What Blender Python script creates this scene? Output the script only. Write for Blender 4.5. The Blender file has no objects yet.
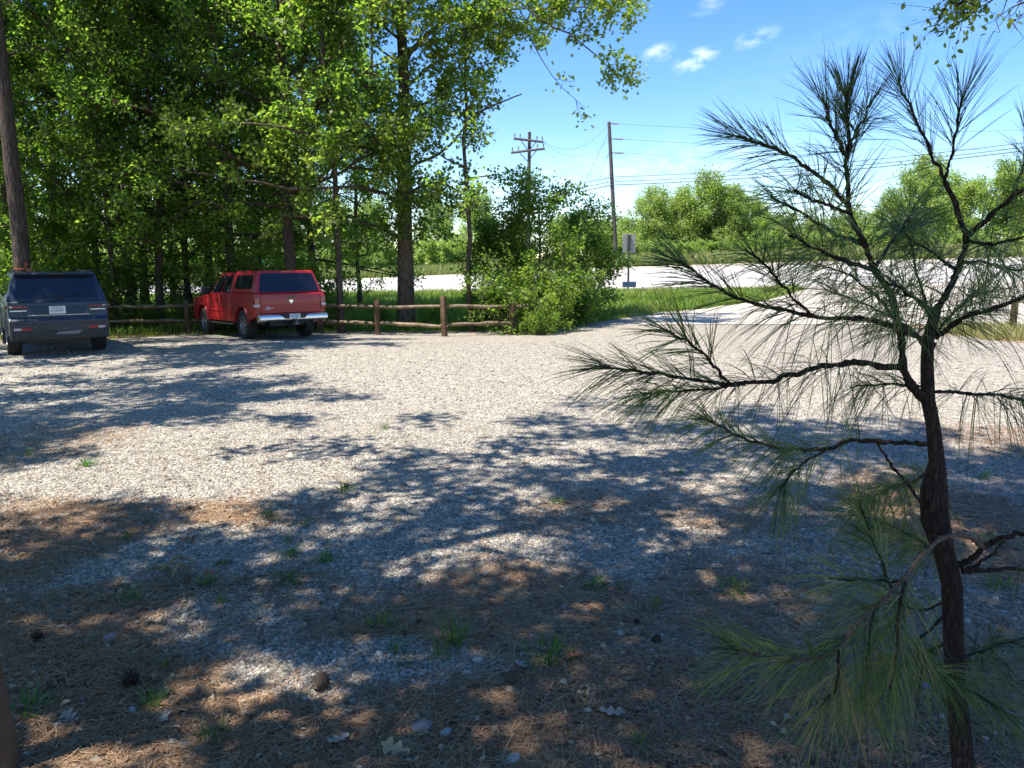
import bpy, bmesh, math, random
import numpy as np
from mathutils import Vector, Matrix

R = math.radians
SC = bpy.context.scene
COL = SC.collection
CAM_H, PITCH, FPX = 2.05, R(9.0), 770.0
SUN_ELEV = R(64)
TO_SUN = np.array([-0.87, -0.50, 0.0]); TO_SUN /= np.linalg.norm(TO_SUN)

# ------------------------------------------------------------------ helpers
def tag(o, label=None, cat=None, group=None, kind=None):
    if label: o['label'] = label
    if cat: o['category'] = cat
    if group: o['group'] = group
    if kind: o['kind'] = kind
    return o

def link(o, parent=None):
    COL.objects.link(o)
    if parent is not None: o.parent = parent
    return o

def thing(name, loc, label, cat, rz=0.0, group=None, scale=1.0):
    o = bpy.data.objects.new(name, None)
    link(o)
    o.empty_display_size = 0.2
    o.location = loc; o.rotation_euler = (0, 0, rz); o.scale = (scale,) * 3
    return tag(o, label, cat, group)

def part(name, me, parent, kind=None):
    o = bpy.data.objects.new(name, me)
    link(o, parent)
    if kind: o['kind'] = kind
    return o

def mesh_np(name, V, faces, mat=None, smooth=False, attrs=None):
    """V (n,3); faces: list of int arrays (m,k)."""
    me = bpy.data.meshes.new(name)
    V = np.asarray(V, dtype=np.float32)
    me.vertices.add(len(V)); me.vertices.foreach_set('co', V.ravel())
    faces = [np.asarray(f, dtype=np.int32) for f in faces if len(f)]
    nl = sum(f.size for f in faces); nf = sum(len(f) for f in faces)
    me.loops.add(nl); me.polygons.add(nf)
    me.loops.foreach_set('vertex_index', np.concatenate([f.ravel() for f in faces]))
    starts, s = [], 0
    for f in faces:
        starts.append(s + np.arange(len(f), dtype=np.int32) * f.shape[1]); s += f.size
    me.polygons.foreach_set('loop_start', np.concatenate(starts))
    if smooth: me.polygons.foreach_set('use_smooth', np.ones(nf, dtype=bool))
    for an, dom, arr in (attrs or []):
        a = me.attributes.new(an, 'FLOAT', dom)
        a.data.foreach_set('value', np.asarray(arr, dtype=np.float32).ravel())
    me.update(calc_edges=True)
    if mat: me.materials.append(mat)
    return me

def nrm(a):
    return a / np.maximum(np.linalg.norm(a, axis=-1, keepdims=True), 1e-9)

# ------------------------------------------------------------------ camera maths (a pixel and a depth give a place)
def ray(px, py):
    xc = (px - 512.0) / FPX; yc = (384.0 - py) / FPX
    return np.array([xc, math.cos(PITCH) + yc * math.sin(PITCH), -math.sin(PITCH) + yc * math.cos(PITCH)])

def P(px, py, D):
    d = ray(px, py); t = D / d[1]
    return np.array([d[0] * t, D, CAM_H + d[2] * t])

def X_of(px, D):
    return float((px - 512.0) / FPX * D * 1.01)

# value noise ------------------------------------------------------
_rs = np.random.RandomState(5)
_tab = _rs.rand(64, 64)
def vnoise(x, y, sc, off=0.0):
    x = np.asarray(x) / sc + off + 100; y = np.asarray(y) / sc + off * 1.7 + 100
    xi = np.floor(x).astype(int); yi = np.floor(y).astype(int)
    fx = x - xi; fy = y - yi
    fx = fx * fx * (3 - 2 * fx); fy = fy * fy * (3 - 2 * fy)
    g = lambda a, b: _tab[a % 64, b % 64]
    return (g(xi, yi) * (1 - fx) + g(xi + 1, yi) * fx) * (1 - fy) + (g(xi, yi + 1) * (1 - fx) + g(xi + 1, yi + 1) * fx) * fy
def fbm(x, y, sc, off=0.0):
    return (vnoise(x, y, sc, off) + .5 * vnoise(x, y, sc / 2.1, off + 3) + .25 * vnoise(x, y, sc / 4.3, off + 7)) / 1.75

# ------------------------------------------------------------------ terrain
NEAR = [(-500, 302, 60), (-200, 299, 57), (0, 297.5, 55), (180, 296, 52.5), (400, 293.5, 50), (640, 291.5, 47), (800, 290, 44.5), (1024, 287, 42.5), (1500, 282, 40)]
FAR = [(-500, 296, 98), (-200, 292, 92), (0, 289, 87), (180, 285.5, 81), (400, 277, 72.5), (640, 266.5, 63), (800, 262, 59), (1024, 257, 55), (1500, 250, 51)]
nearP = np.array([P(*a) for a in NEAR]); farP = np.array([P(*a) for a in FAR])
def edge(Pts, X):
    return np.interp(X, Pts[:, 0], Pts[:, 1]), np.interp(X, Pts[:, 0], Pts[:, 2])
def sstep(t):
    t = np.clip(t, 0, 1); return t * t * (3 - 2 * t)
def terr(X, Y):
    X = np.asarray(X, float); Y = np.asarray(Y, float)
    Yn, Zn = edge(nearP, X); Yf, Zf = edge(farP, X)
    w = 1 - sstep((X + 2) / 8.0)
    def lot(y): return -0.045 * np.clip(y - 19.8, 0, 4.5) * w
    z0 = lot(Y)
    zl = lot(np.full_like(Y, 26.0))
    t = sstep((Y - 25.0) / np.maximum(Yn - 25.0, 1))
    z = np.where(Y < 25.0, z0, zl + (Zn - zl) * t)
    tr = (Y - Yn) / (Yf - Yn)
    z = np.where(Y > Yn, Zn + (Zf - Zn) * tr, z)
    z = np.where(Y > Yf, Zf + 0.6 * (1 - np.exp(-(Y - Yf) / 60.0)), z)
    und = (fbm(X, Y, 2.6) - .5) * 0.05 * np.clip((14 - Y) / 8.0, 0, 1)
    return z + und
def tz(x, y): return float(terr(np.array([x]), np.array([y]))[0])
def T(px, py, dmax=300.0):
    """the point of the terrain seen at a pixel"""
    d = ray(px, py); Y = np.concatenate([np.linspace(1.5, 30, 1500), np.linspace(30.02, dmax, 4000)])
    t = Y / d[1]; z = CAM_H + d[2] * t
    hit = np.nonzero(z <= terr(d[0] * t, Y))[0]
    i = hit[0] if len(hit) else len(Y) - 1
    return np.array([d[0] * t[i], Y[i], tz(d[0] * t[i], Y[i])])
def on_ground(px, D):
    x = X_of(px, D); return np.array([x, D, tz(x, D)])

# ------------------------------------------------------------------ materials
def new_mat(name):
    m = bpy.data.materials.new(name); m.use_nodes = True
    nt = m.node_tree; nt.nodes.clear()
    out = nt.nodes.new('ShaderNodeOutputMaterial')
    return m, nt, out
def N(nt, typ, **kw):
    n = nt.nodes.new(typ)
    for k, v in kw.items():
        if k.startswith('i_'):
            key = k[2:]; n.inputs[int(key) if key.isdigit() else key.replace('_', ' ')].default_value = v
        else: setattr(n, k, v)
    return n
def ramp(nt, stops, interp='LINEAR'):
    r = nt.nodes.new('ShaderNodeValToRGB'); r.color_ramp.interpolation = interp
    e = r.color_ramp.elements
    while len(e) < len(stops): e.new(0.5)
    for el, (p, c) in zip(e, stops):
        el.position = p; el.color = (*c, 1) if len(c) == 3 else c
    return r
def mixc(nt, fac, a, b, mode='MIX'):
    m = nt.nodes.new('ShaderNodeMix'); m.data_type = 'RGBA'; m.blend_type = mode
    L = nt.links
    for sock, v in ((m.inputs[0], fac), (m.inputs[6], a), (m.inputs[7], b)):
        if isinstance(v, bpy.types.NodeSocket): L.new(v, sock)
        elif isinstance(v, (int, float)): sock.default_value = v
        else: sock.default_value = (*v, 1)
    return m.outputs[2]
def math_(nt, op, a, b=None, clamp=False):
    m = nt.nodes.new('ShaderNodeMath'); m.operation = op; m.use_clamp = clamp
    for s, v in ((m.inputs[0], a), (m.inputs[1], b)):
        if v is None: continue
        if isinstance(v, bpy.types.NodeSocket): nt.links.new(v, s)
        else: s.default_value = v
    return m.outputs[0]

def simple(name, col, rough=.6, metal=0.0, spec=.5, coat=0.0, noise=0.0, nscale=20, bump=0.0):
    m, nt, out = new_mat(name)
    b = N(nt, 'ShaderNodeBsdfPrincipled')
    b.inputs['Base Color'].default_value = (*col, 1); b.inputs['Roughness'].default_value = rough
    b.inputs['Metallic'].default_value = metal; b.inputs['Specular IOR Level'].default_value = spec
    b.inputs['Coat Weight'].default_value = coat; b.inputs['Coat Roughness'].default_value = .05
    if noise or bump:
        tc = N(nt, 'ShaderNodeTexCoord'); nz = N(nt, 'ShaderNodeTexNoise'); nz.inputs['Scale'].default_value = nscale; nz.inputs['Detail'].default_value = 4
        nt.links.new(tc.outputs['Object'], nz.inputs['Vector'])
        if noise:
            c = mixc(nt, nz.outputs[0], tuple(x * (1 - noise) for x in col), tuple(min(1, x * (1 + noise)) for x in col))
            nt.links.new(c, b.inputs['Base Color'])
        if bump:
            bp = N(nt, 'ShaderNodeBump'); bp.inputs['Strength'].default_value = bump; bp.inputs['Distance'].default_value = .02
            nt.links.new(nz.outputs[0], bp.inputs['Height']); nt.links.new(bp.outputs[0], b.inputs['Normal'])
    nt.links.new(b.outputs[0], out.inputs[0])
    return m

def leaf_mat(name, stops, trans=.4, rough=.45, tcol=1.5, spec=.35):
    m, nt, out = new_mat(name); L = nt.links
    at = N(nt, 'ShaderNodeAttribute', attribute_name='tint'); oi = N(nt, 'ShaderNodeObjectInfo')
    t = math_(nt, 'ADD', at.outputs['Fac'], math_(nt, 'MULTIPLY', math_(nt, 'SUBTRACT', oi.outputs['Random'], .5), .35), clamp=True)
    r = ramp(nt, stops); L.new(t, r.inputs[0])
    b = N(nt, 'ShaderNodeBsdfPrincipled'); b.inputs['Roughness'].default_value = rough; b.inputs['Specular IOR Level'].default_value = spec
    L.new(r.outputs[0], b.inputs['Base Color'])
    tr = N(nt, 'ShaderNodeBsdfTranslucent')
    c = mixc(nt, 1.0, r.outputs[0], (tcol * 1.05, tcol * 1.2, tcol * .55), 'MULTIPLY')
    L.new(c, tr.inputs[0])
    mx = N(nt, 'ShaderNodeMixShader'); mx.inputs[0].default_value = trans
    L.new(b.outputs[0], mx.inputs[1]); L.new(tr.outputs[0], mx.inputs[2]); L.new(mx.outputs[0], out.inputs[0])
    return m

def bark_mat(name, a, b_, scale=6.0, bump=.8):
    m, nt, out = new_mat(name); L = nt.links
    tc = N(nt, 'ShaderNodeTexCoord'); mp = N(nt, 'ShaderNodeMapping'); mp.inputs['Scale'].default_value = (scale * 3, scale * 3, scale * .6)
    L.new(tc.outputs['Object'], mp.inputs['Vector'])
    v = N(nt, 'ShaderNodeTexVoronoi'); v.feature = 'DISTANCE_TO_EDGE'; v.inputs['Scale'].default_value = 1
    nz = N(nt, 'ShaderNodeTexNoise'); nz.inputs['Scale'].default_value = 2.0; nz.inputs['Detail'].default_value = 6
    L.new(mp.outputs[0], v.inputs['Vector']); L.new(mp.outputs[0], nz.inputs['Vector'])
    f = math_(nt, 'ADD', math_(nt, 'MULTIPLY', v.outputs[0], .9), math_(nt, 'MULTIPLY', nz.outputs[0], .6))
    r = ramp(nt, [(.2, a), (.75, b_)]); L.new(f, r.inputs[0])
    b = N(nt, 'ShaderNodeBsdfPrincipled'); b.inputs['Roughness'].default_value = .9; b.inputs['Specular IOR Level'].default_value = .15
    L.new(r.outputs[0], b.inputs['Base Color'])
    bp = N(nt, 'ShaderNodeBump'); bp.inputs['Strength'].default_value = bump; bp.inputs['Distance'].default_value = .03
    L.new(f, bp.inputs['Height']); L.new(bp.outputs[0], b.inputs['Normal']); L.new(b.outputs[0], out.inputs[0])
    return m

M = {}
M['bark'] = bark_mat('grey_brown_bark', (.035, .026, .02), (.15, .115, .085))
M['bark_oak'] = bark_mat('oak_bark', (.04, .028, .02), (.20, .15, .11), 5)
M['bark_pine'] = bark_mat('pine_bark', (.035, .027, .024), (.13, .098, .082), 4)
M['bark_sapling'] = bark_mat('sapling_bark', (.018, .012, .009), (.085, .055, .04), 22, 1.0)
M['twig'] = simple('twig', (.09, .06, .04), .85, noise=.4)
M['leaf'] = leaf_mat('woodland_leaf', [(0, (.06, .115, .02)), (.5, (.118, .185, .034)), (1, (.20, .245, .05))], trans=.6, tcol=2.1)
M['leaf_oak'] = leaf_mat('oak_leaf', [(0, (.075, .12, .025)), (.55, (.14, .19, .038)), (1, (.25, .245, .06))], trans=.6, tcol=1.9)
M['leaf_bush'] = leaf_mat('bush_leaf', [(0, (.07, .12, .025)), (.5, (.13, .19, .034)), (1, (.21, .25, .05))], trans=.58, tcol=1.9)
M['leaf_hazed'] = leaf_mat('hazed_far_leaf', [(0, (.16, .22, .065)), (.5, (.215, .27, .085)), (1, (.27, .30, .11))], trans=.55, tcol=1.8)  # paler than the near leaves: distance haze is put into the colour
M['needle'] = leaf_mat('pine_needle', [(0, (.022, .045, .02)), (.5, (.095, .145, .038)), (.95, (.24, .27, .075)), (.965, (.30, .19, .08)), (1, (.34, .20, .09))], trans=.3, rough=.4)
M['grass'] = leaf_mat('grass_blade', [(0, (.08, .15, .02)), (.6, (.17, .25, .035)), (1, (.30, .28, .09))], trans=.4)
M['tallgrass'] = leaf_mat('tall_grass_blade', [(0, (.12, .18, .04)), (.5, (.22, .25, .08)), (1, (.38, .32, .16))], trans=.4)
M['weed'] = leaf_mat('weed_blade', [(0, (.035, .10, .015)), (.6, (.06, .15, .02)), (1, (.13, .19, .03))], trans=.35)
M['straw'] = leaf_mat('dry_needle', [(0, (.10, .052, .028)), (.5, (.27, .162, .092)), (1, (.46, .32, .20))], trans=.1, rough=.7, spec=.2)
M['litter'] = leaf_mat('dead_leaf', [(0, (.05, .028, .016)), (.45, (.20, .115, .065)), (.8, (.32, .235, .155)), (1, (.44, .36, .27))], trans=.12, rough=.75, spec=.2)
M['stone'] = leaf_mat('crushed_stone', [(0, (.13, .12, .105)), (.5, (.31, .28, .235)), (1, (.53, .485, .415))], trans=0.0, rough=.85, spec=.25)

# gravel lot: stones, with straw and soil where the vertex attribute says so
def gravel_material():
    m, nt, out = new_mat('gravel_with_straw'); L = nt.links
    tc = N(nt, 'ShaderNodeTexCoord')
    def vor(scale, feat='F1'):
        v = N(nt, 'ShaderNodeTexVoronoi'); v.feature = feat; v.inputs['Scale'].default_value = scale; L.new(tc.outputs['Object'], v.inputs['Vector']); return v
    def noi(scale, det=5):
        n = N(nt, 'ShaderNodeTexNoise'); n.inputs['Scale'].default_value = scale; n.inputs['Detail'].default_value = det; L.new(tc.outputs['Object'], n.inputs['Vector']); return n
    v1 = vor(34); v2 = vor(13)
    sep = N(nt, 'ShaderNodeSeparateColor'); L.new(v1.outputs['Color'], sep.inputs[0])
    sep2 = N(nt, 'ShaderNodeSeparateColor'); L.new(v2.outputs['Color'], sep2.inputs[0])
    k = math_(nt, 'ADD', math_(nt, 'MULTIPLY', sep.outputs[0], .6), math_(nt, 'MULTIPLY', sep2.outputs[0], .4))
    g = ramp(nt, [(.05, (.155, .136, .110)), (.3, (.35, .31, .25)), (.6, (.50, .45, .363)), (.95, (.70, .635, .525))]); L.new(k, g.inputs[0])
    # fine dust and slight yellowing in big soft patches
    mlane = N(nt, 'ShaderNodeMapping'); mlane.inputs['Scale'].default_value = (.05, .55, 1); mlane.inputs['Rotation'].default_value = (0, 0, .12); L.new(tc.outputs['Object'], mlane.inputs[0])
    nb = noi(1.0, 5); L.new(mlane.outputs[0], nb.inputs['Vector']); dust = ramp(nt, [(.35, (0, 0, 0)), (.7, (1, 1, 1))]); L.new(nb.outputs[0], dust.inputs[0])
    gc = mixc(nt, math_(nt, 'MULTIPLY', dust.outputs[0], .6), g.outputs[0], (.43, .375, .30))
    # dark gaps between stones
    gap = ramp(nt, [(.30, (1, 1, 1)), (.62, (.35, .34, .33))]); L.new(v1.outputs['Distance'], gap.inputs[0])
    gc = mixc(nt, .75, gc, gap.outputs[0], 'MULTIPLY')
    # straw
    ns = noi(7, 7); nf = noi(60, 6)
    mp = N(nt, 'ShaderNodeMapping'); mp.inputs['Scale'].default_value = (22, 90, 40); mp.inputs['Rotation'].default_value = (0, 0, .5); L.new(tc.outputs['Object'], mp.inputs[0])
    nst = N(nt, 'ShaderNodeTexNoise'); nst.inputs['Scale'].default_value = 1; nst.inputs['Detail'].default_value = 6; nst.inputs['Distortion'].default_value = 1.5; L.new(mp.outputs[0], nst.inputs[0])
    sc = ramp(nt, [(.3, (.085, .048, .026)), (.5, (.25, .155, .092)), (.68, (.42, .29, .185))]); L.new(nst.outputs[0], sc.inputs[0])
    soil = ramp(nt, [(.35, (.045, .03, .02)), (.65, (.15, .098, .062))]); L.new(nf.outputs[0], soil.inputs[0])
    a1 = N(nt, 'ShaderNodeAttribute', attribute_name='straw'); a2 = N(nt, 'ShaderNodeAttribute', attribute_name='soil')
    def mask(a, lo, hi):
        t = math_(nt, 'ADD', a.outputs['Fac'], math_(nt, 'MULTIPLY', math_(nt, 'SUBTRACT', ns.outputs[0], .5), 1.5))
        t = math_(nt, 'ADD', t, math_(nt, 'MULTIPLY', math_(nt, 'SUBTRACT', sep.outputs[1], .5), .35))
        r = ramp(nt, [(lo, (0, 0, 0)), (hi, (1, 1, 1))]); L.new(t, r.inputs[0]); return r.outputs[0]
    ms, mo = mask(a1, .42, .66), mask(a2, .42, .66)
    c = mixc(nt, ms, gc, sc.outputs[0]); c = mixc(nt, mo, c, soil.outputs[0])
    b = N(nt, 'ShaderNodeBsdfPrincipled'); b.inputs['Roughness'].default_value = .95; b.inputs['Specular IOR Level'].default_value = .15
    L.new(c, b.inputs['Base Color'])
    h = math_(nt, 'SUBTRACT', math_(nt, 'MULTIPLY', sep.outputs[2], .8), math_(nt, 'MULTIPLY', v1.outputs['Distance'], 1.2))
    h = math_(nt, 'ADD', h, math_(nt, 'MULTIPLY', nf.outputs[0], .5))
    bp = N(nt, 'ShaderNodeBump'); bp.inputs['Strength'].default_value = .9; bp.inputs['Distance'].default_value = .02
    L.new(h, bp.inputs['Height']); L.new(bp.outputs[0], b.inputs['Normal']); L.new(b.outputs[0], out.inputs[0])
    return m

def ground_material():
    m, nt, out = new_mat('verge_soil_and_turf'); L = nt.links
    tc = N(nt, 'ShaderNodeTexCoord')
    n1 = N(nt, 'ShaderNodeTexNoise'); n1.inputs['Scale'].default_value = .6; n1.inputs['Detail'].default_value = 6; L.new(tc.outputs['Object'], n1.inputs[0])
    n2 = N(nt, 'ShaderNodeTexNoise'); n2.inputs['Scale'].default_value = 9; n2.inputs['Detail'].default_value = 6; L.new(tc.outputs['Object'], n2.inputs[0])
    g = ramp(nt, [(.3, (.03, .065, .012)), (.55, (.06, .11, .018)), (.75, (.14, .14, .045))]); L.new(n2.outputs[0], g.inputs[0])
    f = ramp(nt, [(.3, (.05, .035, .02)), (.7, (.14, .09, .05))]); L.new(n2.outputs[0], f.inputs[0])
    at = N(nt, 'ShaderNodeAttribute', attribute_name='forest')
    t = ramp(nt, [(.4, (0, 0, 0)), (.6, (1, 1, 1))]); L.new(math_(nt, 'ADD', at.outputs['Fac'], math_(nt, 'MULTIPLY', math_(nt, 'SUBTRACT', n1.outputs[0], .5), .8)), t.inputs[0])
    c = mixc(nt, t.outputs[0], g.outputs[0], f.outputs[0])
    b = N(nt, 'ShaderNodeBsdfPrincipled'); b.inputs['Roughness'].default_value = .95; b.inputs['Specular IOR Level'].default_value = .1
    L.new(c, b.inputs['Base Color'])
    bp = N(nt, 'ShaderNodeBump'); bp.inputs['Strength'].default_value = .6; bp.inputs['Distance'].default_value = .05
    L.new(n2.outputs[0], bp.inputs['Height']); L.new(bp.outputs[0], b.inputs['Normal']); L.new(b.outputs[0], out.inputs[0])
    return m

def road_material():
    m, nt, out = new_mat('sun_bleached_road'); L = nt.links
    tc = N(nt, 'ShaderNodeTexCoord'); at = N(nt, 'ShaderNodeAttribute', attribute_name='across')
    n1 = N(nt, 'ShaderNodeTexNoise'); n1.inputs['Scale'].default_value = 1.2; n1.inputs['Detail'].default_value = 6; L.new(tc.outputs['Object'], n1.inputs[0])
    n2 = N(nt, 'ShaderNodeTexNoise'); n2.inputs['Scale'].default_value = 40; n2.inputs['Detail'].default_value = 3; L.new(tc.outputs['Object'], n2.inputs[0])
    t = math_(nt, 'ADD', at.outputs['Fac'], math_(nt, 'MULTIPLY', math_(nt, 'SUBTRACT', n1.outputs[0], .5), .06))
    r = ramp(nt, [(0, (.33, .28, .21)), (.10, (.38, .35, .295)), (.22, (.40, .38, .34)), (.34, (.32, .305, .28)), (.5, (.40, .375, .335)), (.62, (.33, .305, .275)), (.76, (.40, .375, .335)), (.93, (.36, .33, .27)), (1, (.32, .26, .18))])
    L.new(t, r.inputs[0])
    c = mixc(nt, .3, r.outputs[0], n2.outputs[0], 'OVERLAY')
    b = N(nt, 'ShaderNodeBsdfPrincipled'); b.inputs['Roughness'].default_value = .9; b.inputs['Specular IOR Level'].default_value = .2
    L.new(c, b.inputs['Base Color']); L.new(b.outputs[0], out.inputs[0])
    return m

# ------------------------------------------------------------------ the ground, the lot, the road
def grid_mesh(name, X, Y, Z, mat, attrs=None, smooth=True):
    nj, ni = X.shape
    V = np.stack([X, Y, Z], -1).reshape(-1, 3)
    idx = np.arange(nj * ni).reshape(nj, ni)
    F = np.stack([idx[:-1, :-1], idx[:-1, 1:], idx[1:, 1:], idx[1:, :-1]], -1).reshape(-1, 4)
    at = [(n, 'POINT', a.reshape(-1)) for n, a in (attrs or [])]
    return mesh_np(name, V, [F], mat, smooth, at)

# edge of the lot: seen along the foot of the fence, the bushes and the grassy verge
lot_px = [(60, 339), (120, 338.5), (190, 334.5), (330, 331), (420, 331), (520, 328.5), (560, 325), (600, 321), (640, 314.5), (700, 308.5), (735, 304.5)]
lot_pts = np.array([T(*a) for a in lot_px])
lot_x = np.concatenate([[-60, -30, -17], lot_pts[:, 0], [lot_pts[-1, 0] + 1.5, 14.0, 40.0]])
lot_y = np.concatenate([[20, 20, 20.2], lot_pts[:, 1], [lot_pts[-1, 1] + 1.0, 33.0, 33.0]])
def lot_edge(X):
    return np.interp(X, lot_x, lot_y) + (fbm(X, X * 0, .9, 11) - .5) * .9

ys = np.concatenate([np.linspace(-60, 20, 41)[:-1], np.linspace(20, 110, 121)[:-1], np.geomspace(110, 900, 30)])
xs = np.concatenate([-np.geomspace(70, 900, 24)[::-1], np.linspace(-69, 69, 139), np.geomspace(70, 900, 24)])
GX, GY = np.meshgrid(xs, ys)
GZ = terr(GX, GY)
GZ -= np.where(GY < lot_edge(GX) - .6, .06, .015)
forest = sstep((-3 - GX) / 6.0) * sstep((40 - GY) / 8.0)
forest = np.maximum(forest, sstep((12 - GY) / 4.0))
g = part('ground', grid_mesh('ground', GX, GY, GZ, ground_material(), [('forest', forest)]), None, 'structure')

lx = np.concatenate([np.linspace(-45, -8.2, 60)[:-1], np.linspace(-8.2, 9.2, 150)[:-1], np.linspace(9.2, 40, 60)])
v = np.concatenate([np.linspace(0, .35, 12)[:-1], np.linspace(.35, .78, 130)[:-1], np.linspace(.78, 1, 40)])
LX, LV = np.meshgrid(lx, v)
LY = -14 + LV * (lot_edge(LX) + 14)
LZ = terr(LX, LY)

# straw and soil: hand-set patches where the picture has them (in metres), plus noise
def ell(px, py, rx, ry, val):
    c = T(px, py); r = T(px + rx, py); f = T(px, py - ry)
    return (c[0], c[1], abs(r[0] - c[0]), abs(f[1] - c[1]), val)
straw_p = [ell(*a) for a in [
    (40, 540, 110, 50, .62), (270, 508, 110, 15, .68), (340, 500, 60, 12, .5), (60, 440, 60, 25, .40), (130, 520, 80, 18, .45),
    (325, 636, 60, 16, .75), (520, 610, 160, 38, .55), (720, 500, 90, 26, .5), (560, 510, 90, 22, .40), (760, 610, 110, 40, .5),
    (60, 650, 130, 60, .55), (230, 720, 260, 45, .7), (620, 720, 260, 55, .6), (900, 720, 200, 70, .75), (960, 520, 100, 50, .75), (1000, 440, 60, 25, .5), (640, 470, 60, 14, .35), (470, 640, 70, 18, .5), (180, 640, 120, 30, .55), (990, 330, 70, 16, .9)]]
clean_p = [ell(*a) for a in [(310, 672, 120, 34, .9), (125, 570, 50, 24, .7), (255, 565, 60, 18, .5), (420, 470, 110, 45, .6), (620, 560, 60, 20, .35), (700, 450, 130, 35, .4), (120, 480, 110, 16, .5), (240, 640, 80, 26, .5), (550, 560, 40, 14, .3)]]
def blob(X, Y, ps):
    o = np.zeros_like(X)
    wx = (fbm(X, Y, .8, 2) - .5) * .8; wy = (fbm(X, Y, .8, 9) - .5) * .8
    for (cx, cy, rx, ry, val) in ps:
        d = ((X + wx - cx) / rx) ** 2 + ((Y + wy - cy) / ry) ** 2
        o = np.maximum(o, .9 * val * np.clip(1.6 - d, 0, 1))
    return o
def straw_soil(X, Y):
    near = sstep((9.5 - Y) / 6.0)
    s = .13 * near + .25 * (fbm(X, Y, 1.4, 4) - .5) * near + blob(X, Y, straw_p) - blob(X, Y, clean_p)
    s += .17 * sstep((4.6 - Y) / 1.6)
    edge_d = np.clip(1 - (lot_edge(X) - Y) / 1.6, 0, 1) * np.where(X < 3, 1, .2)
    s = np.maximum(s, edge_d * .62)
    o = .12 * near + .38 * sstep((4.2 - Y) / 1.4) + .55 * (fbm(X, Y, 1.1, 21) - .5) * near - blob(X, Y, clean_p)
    o += blob(X, Y, [ell(60, 500, 90, 30, .35), ell(180, 600, 120, 26, .40), ell(160, 690, 150, 40, .35), ell(520, 560, 120, 16, .2)])
    return np.clip(s, 0, 1), np.clip(o, 0, 1)
LS, LO = straw_soil(LX, LY)
lot = part('gravel_lot', grid_mesh('gravel_lot', LX, LY, LZ, gravel_material(), [('straw', LS), ('soil', LO)]), None, 'structure')

# the road
rx = np.linspace(-85, 75, 161); rv = np.linspace(-.02, 1.0, 31)
RX, RV = np.meshgrid(rx, rv)
Yn, _ = edge(nearP, RX); Yf, _ = edge(farP, RX)
RY = Yn + RV * (Yf - Yn) + (fbm(RX, RX * 0 + RV * 3, 3, 6) - .5) * .6 * (np.abs(RV - .5) > .48)
part('road', grid_mesh('road', RX, RY, terr(RX, RY) + .03, road_material(), [('across', np.clip(RV, 0, 1))]), None, 'structure')
# the paved mouth of the lot, between the lot and the road
dv = np.linspace(0, 1, 30); du = np.linspace(0, 1, 40)
DU, DV = np.meshgrid(du, dv)
x0 = np.interp(25.4 + DV * 18.6, [25.4, 28, 34, 44], [4.2, 5.0, 10.3, 16.5]) + (fbm(DV * 20, DV * 0, 2, 3) - .5) * .5; x1 = 24 + 12 * DV
DX = x0 + DU * (x1 - x0)
yA = 25.4 + 0 * DX; Yn, _ = edge(nearP, DX)
DY = yA + DV * (Yn + .3 - yA)
apron_m = simple('pale_concrete_apron', (.385, .345, .28), .9, spec=.2, noise=.14, nscale=1.6, bump=.15)
part('driveway', grid_mesh('driveway', DX, DY, terr(DX, DY) + .02, apron_m), None, 'structure')
# ------------------------------------------------------------------ growing things
def tube_arrays(tubes):
    """tubes: (pts (n,3), radii (n,), sides) -> V, faces"""
    VV, FF, base = [], [], 0
    for pts, rad, k in tubes:
        pts = np.asarray(pts, float); n = len(pts); rad = np.asarray(rad, float)
        tan = nrm(np.gradient(pts, axis=0))
        ref = np.array([0, 0, 1.0]) if abs(tan[:, 2]).mean() < .8 else np.array([1.0, 0, 0])
        u = nrm(np.cross(tan, ref)); w = np.cross(tan, u)
        a = np.linspace(0, 2 * np.pi, k, endpoint=False)
        ring = pts[:, None, :] + rad[:, None, None] * (np.cos(a)[None, :, None] * u[:, None, :] + np.sin(a)[None, :, None] * w[:, None, :])
        VV.append(ring.reshape(-1, 3))
        i = np.arange(n - 1)[:, None] * k; j = np.arange(k)[None, :]; j2 = (j + 1) % k
        FF.append((np.stack([i + j, i + j2, i + k + j2, i + k + j], -1).reshape(-1, 4)) + base)
        base += n * k
    return np.concatenate(VV), np.concatenate(FF)
def wood_mesh(name, tubes, mat):
    V, F = tube_arrays(tubes)
    return mesh_np(name, V, [F], mat, True)

DIAMOND = np.array([(0, 0, 0), (.34, .45, .09), (0, 1, -.10), (-.34, .45, .09)])
STAR = np.array([(0, 0, 0), (.16, .14, .02), (.46, .22, .04), (.22, .42, .03), (.50, .62, .02), (.16, .66, .02), (0, 1, -.06), (-.16, .66, .02), (-.50, .62, .02), (-.22, .42, .03), (-.46, .22, .04), (-.16, .14, .02)])
OVAL = np.array([(0, 0, 0), (.26, .3, .06), (.24, .68, .04), (0, 1, -.08), (-.24, .68, .04), (-.26, .3, .06)])
def cards(name, pos, d, n, size, shape, mat, tint):
    d = nrm(d); s = nrm(np.cross(d, n)); n = np.cross(s, d)
    k = len(shape)
    V = pos[:, None, :] + size[:, None, None] * (shape[None, :, 0:1] * s[:, None, :] + shape[None, :, 1:2] * d[:, None, :] + shape[None, :, 2:3] * n[:, None, :])
    F = np.arange(len(pos) * k).reshape(-1, k)
    return mesh_np(name, V.reshape(-1, 3), [F], mat, False, [('tint', 'FACE', tint)])

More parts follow.
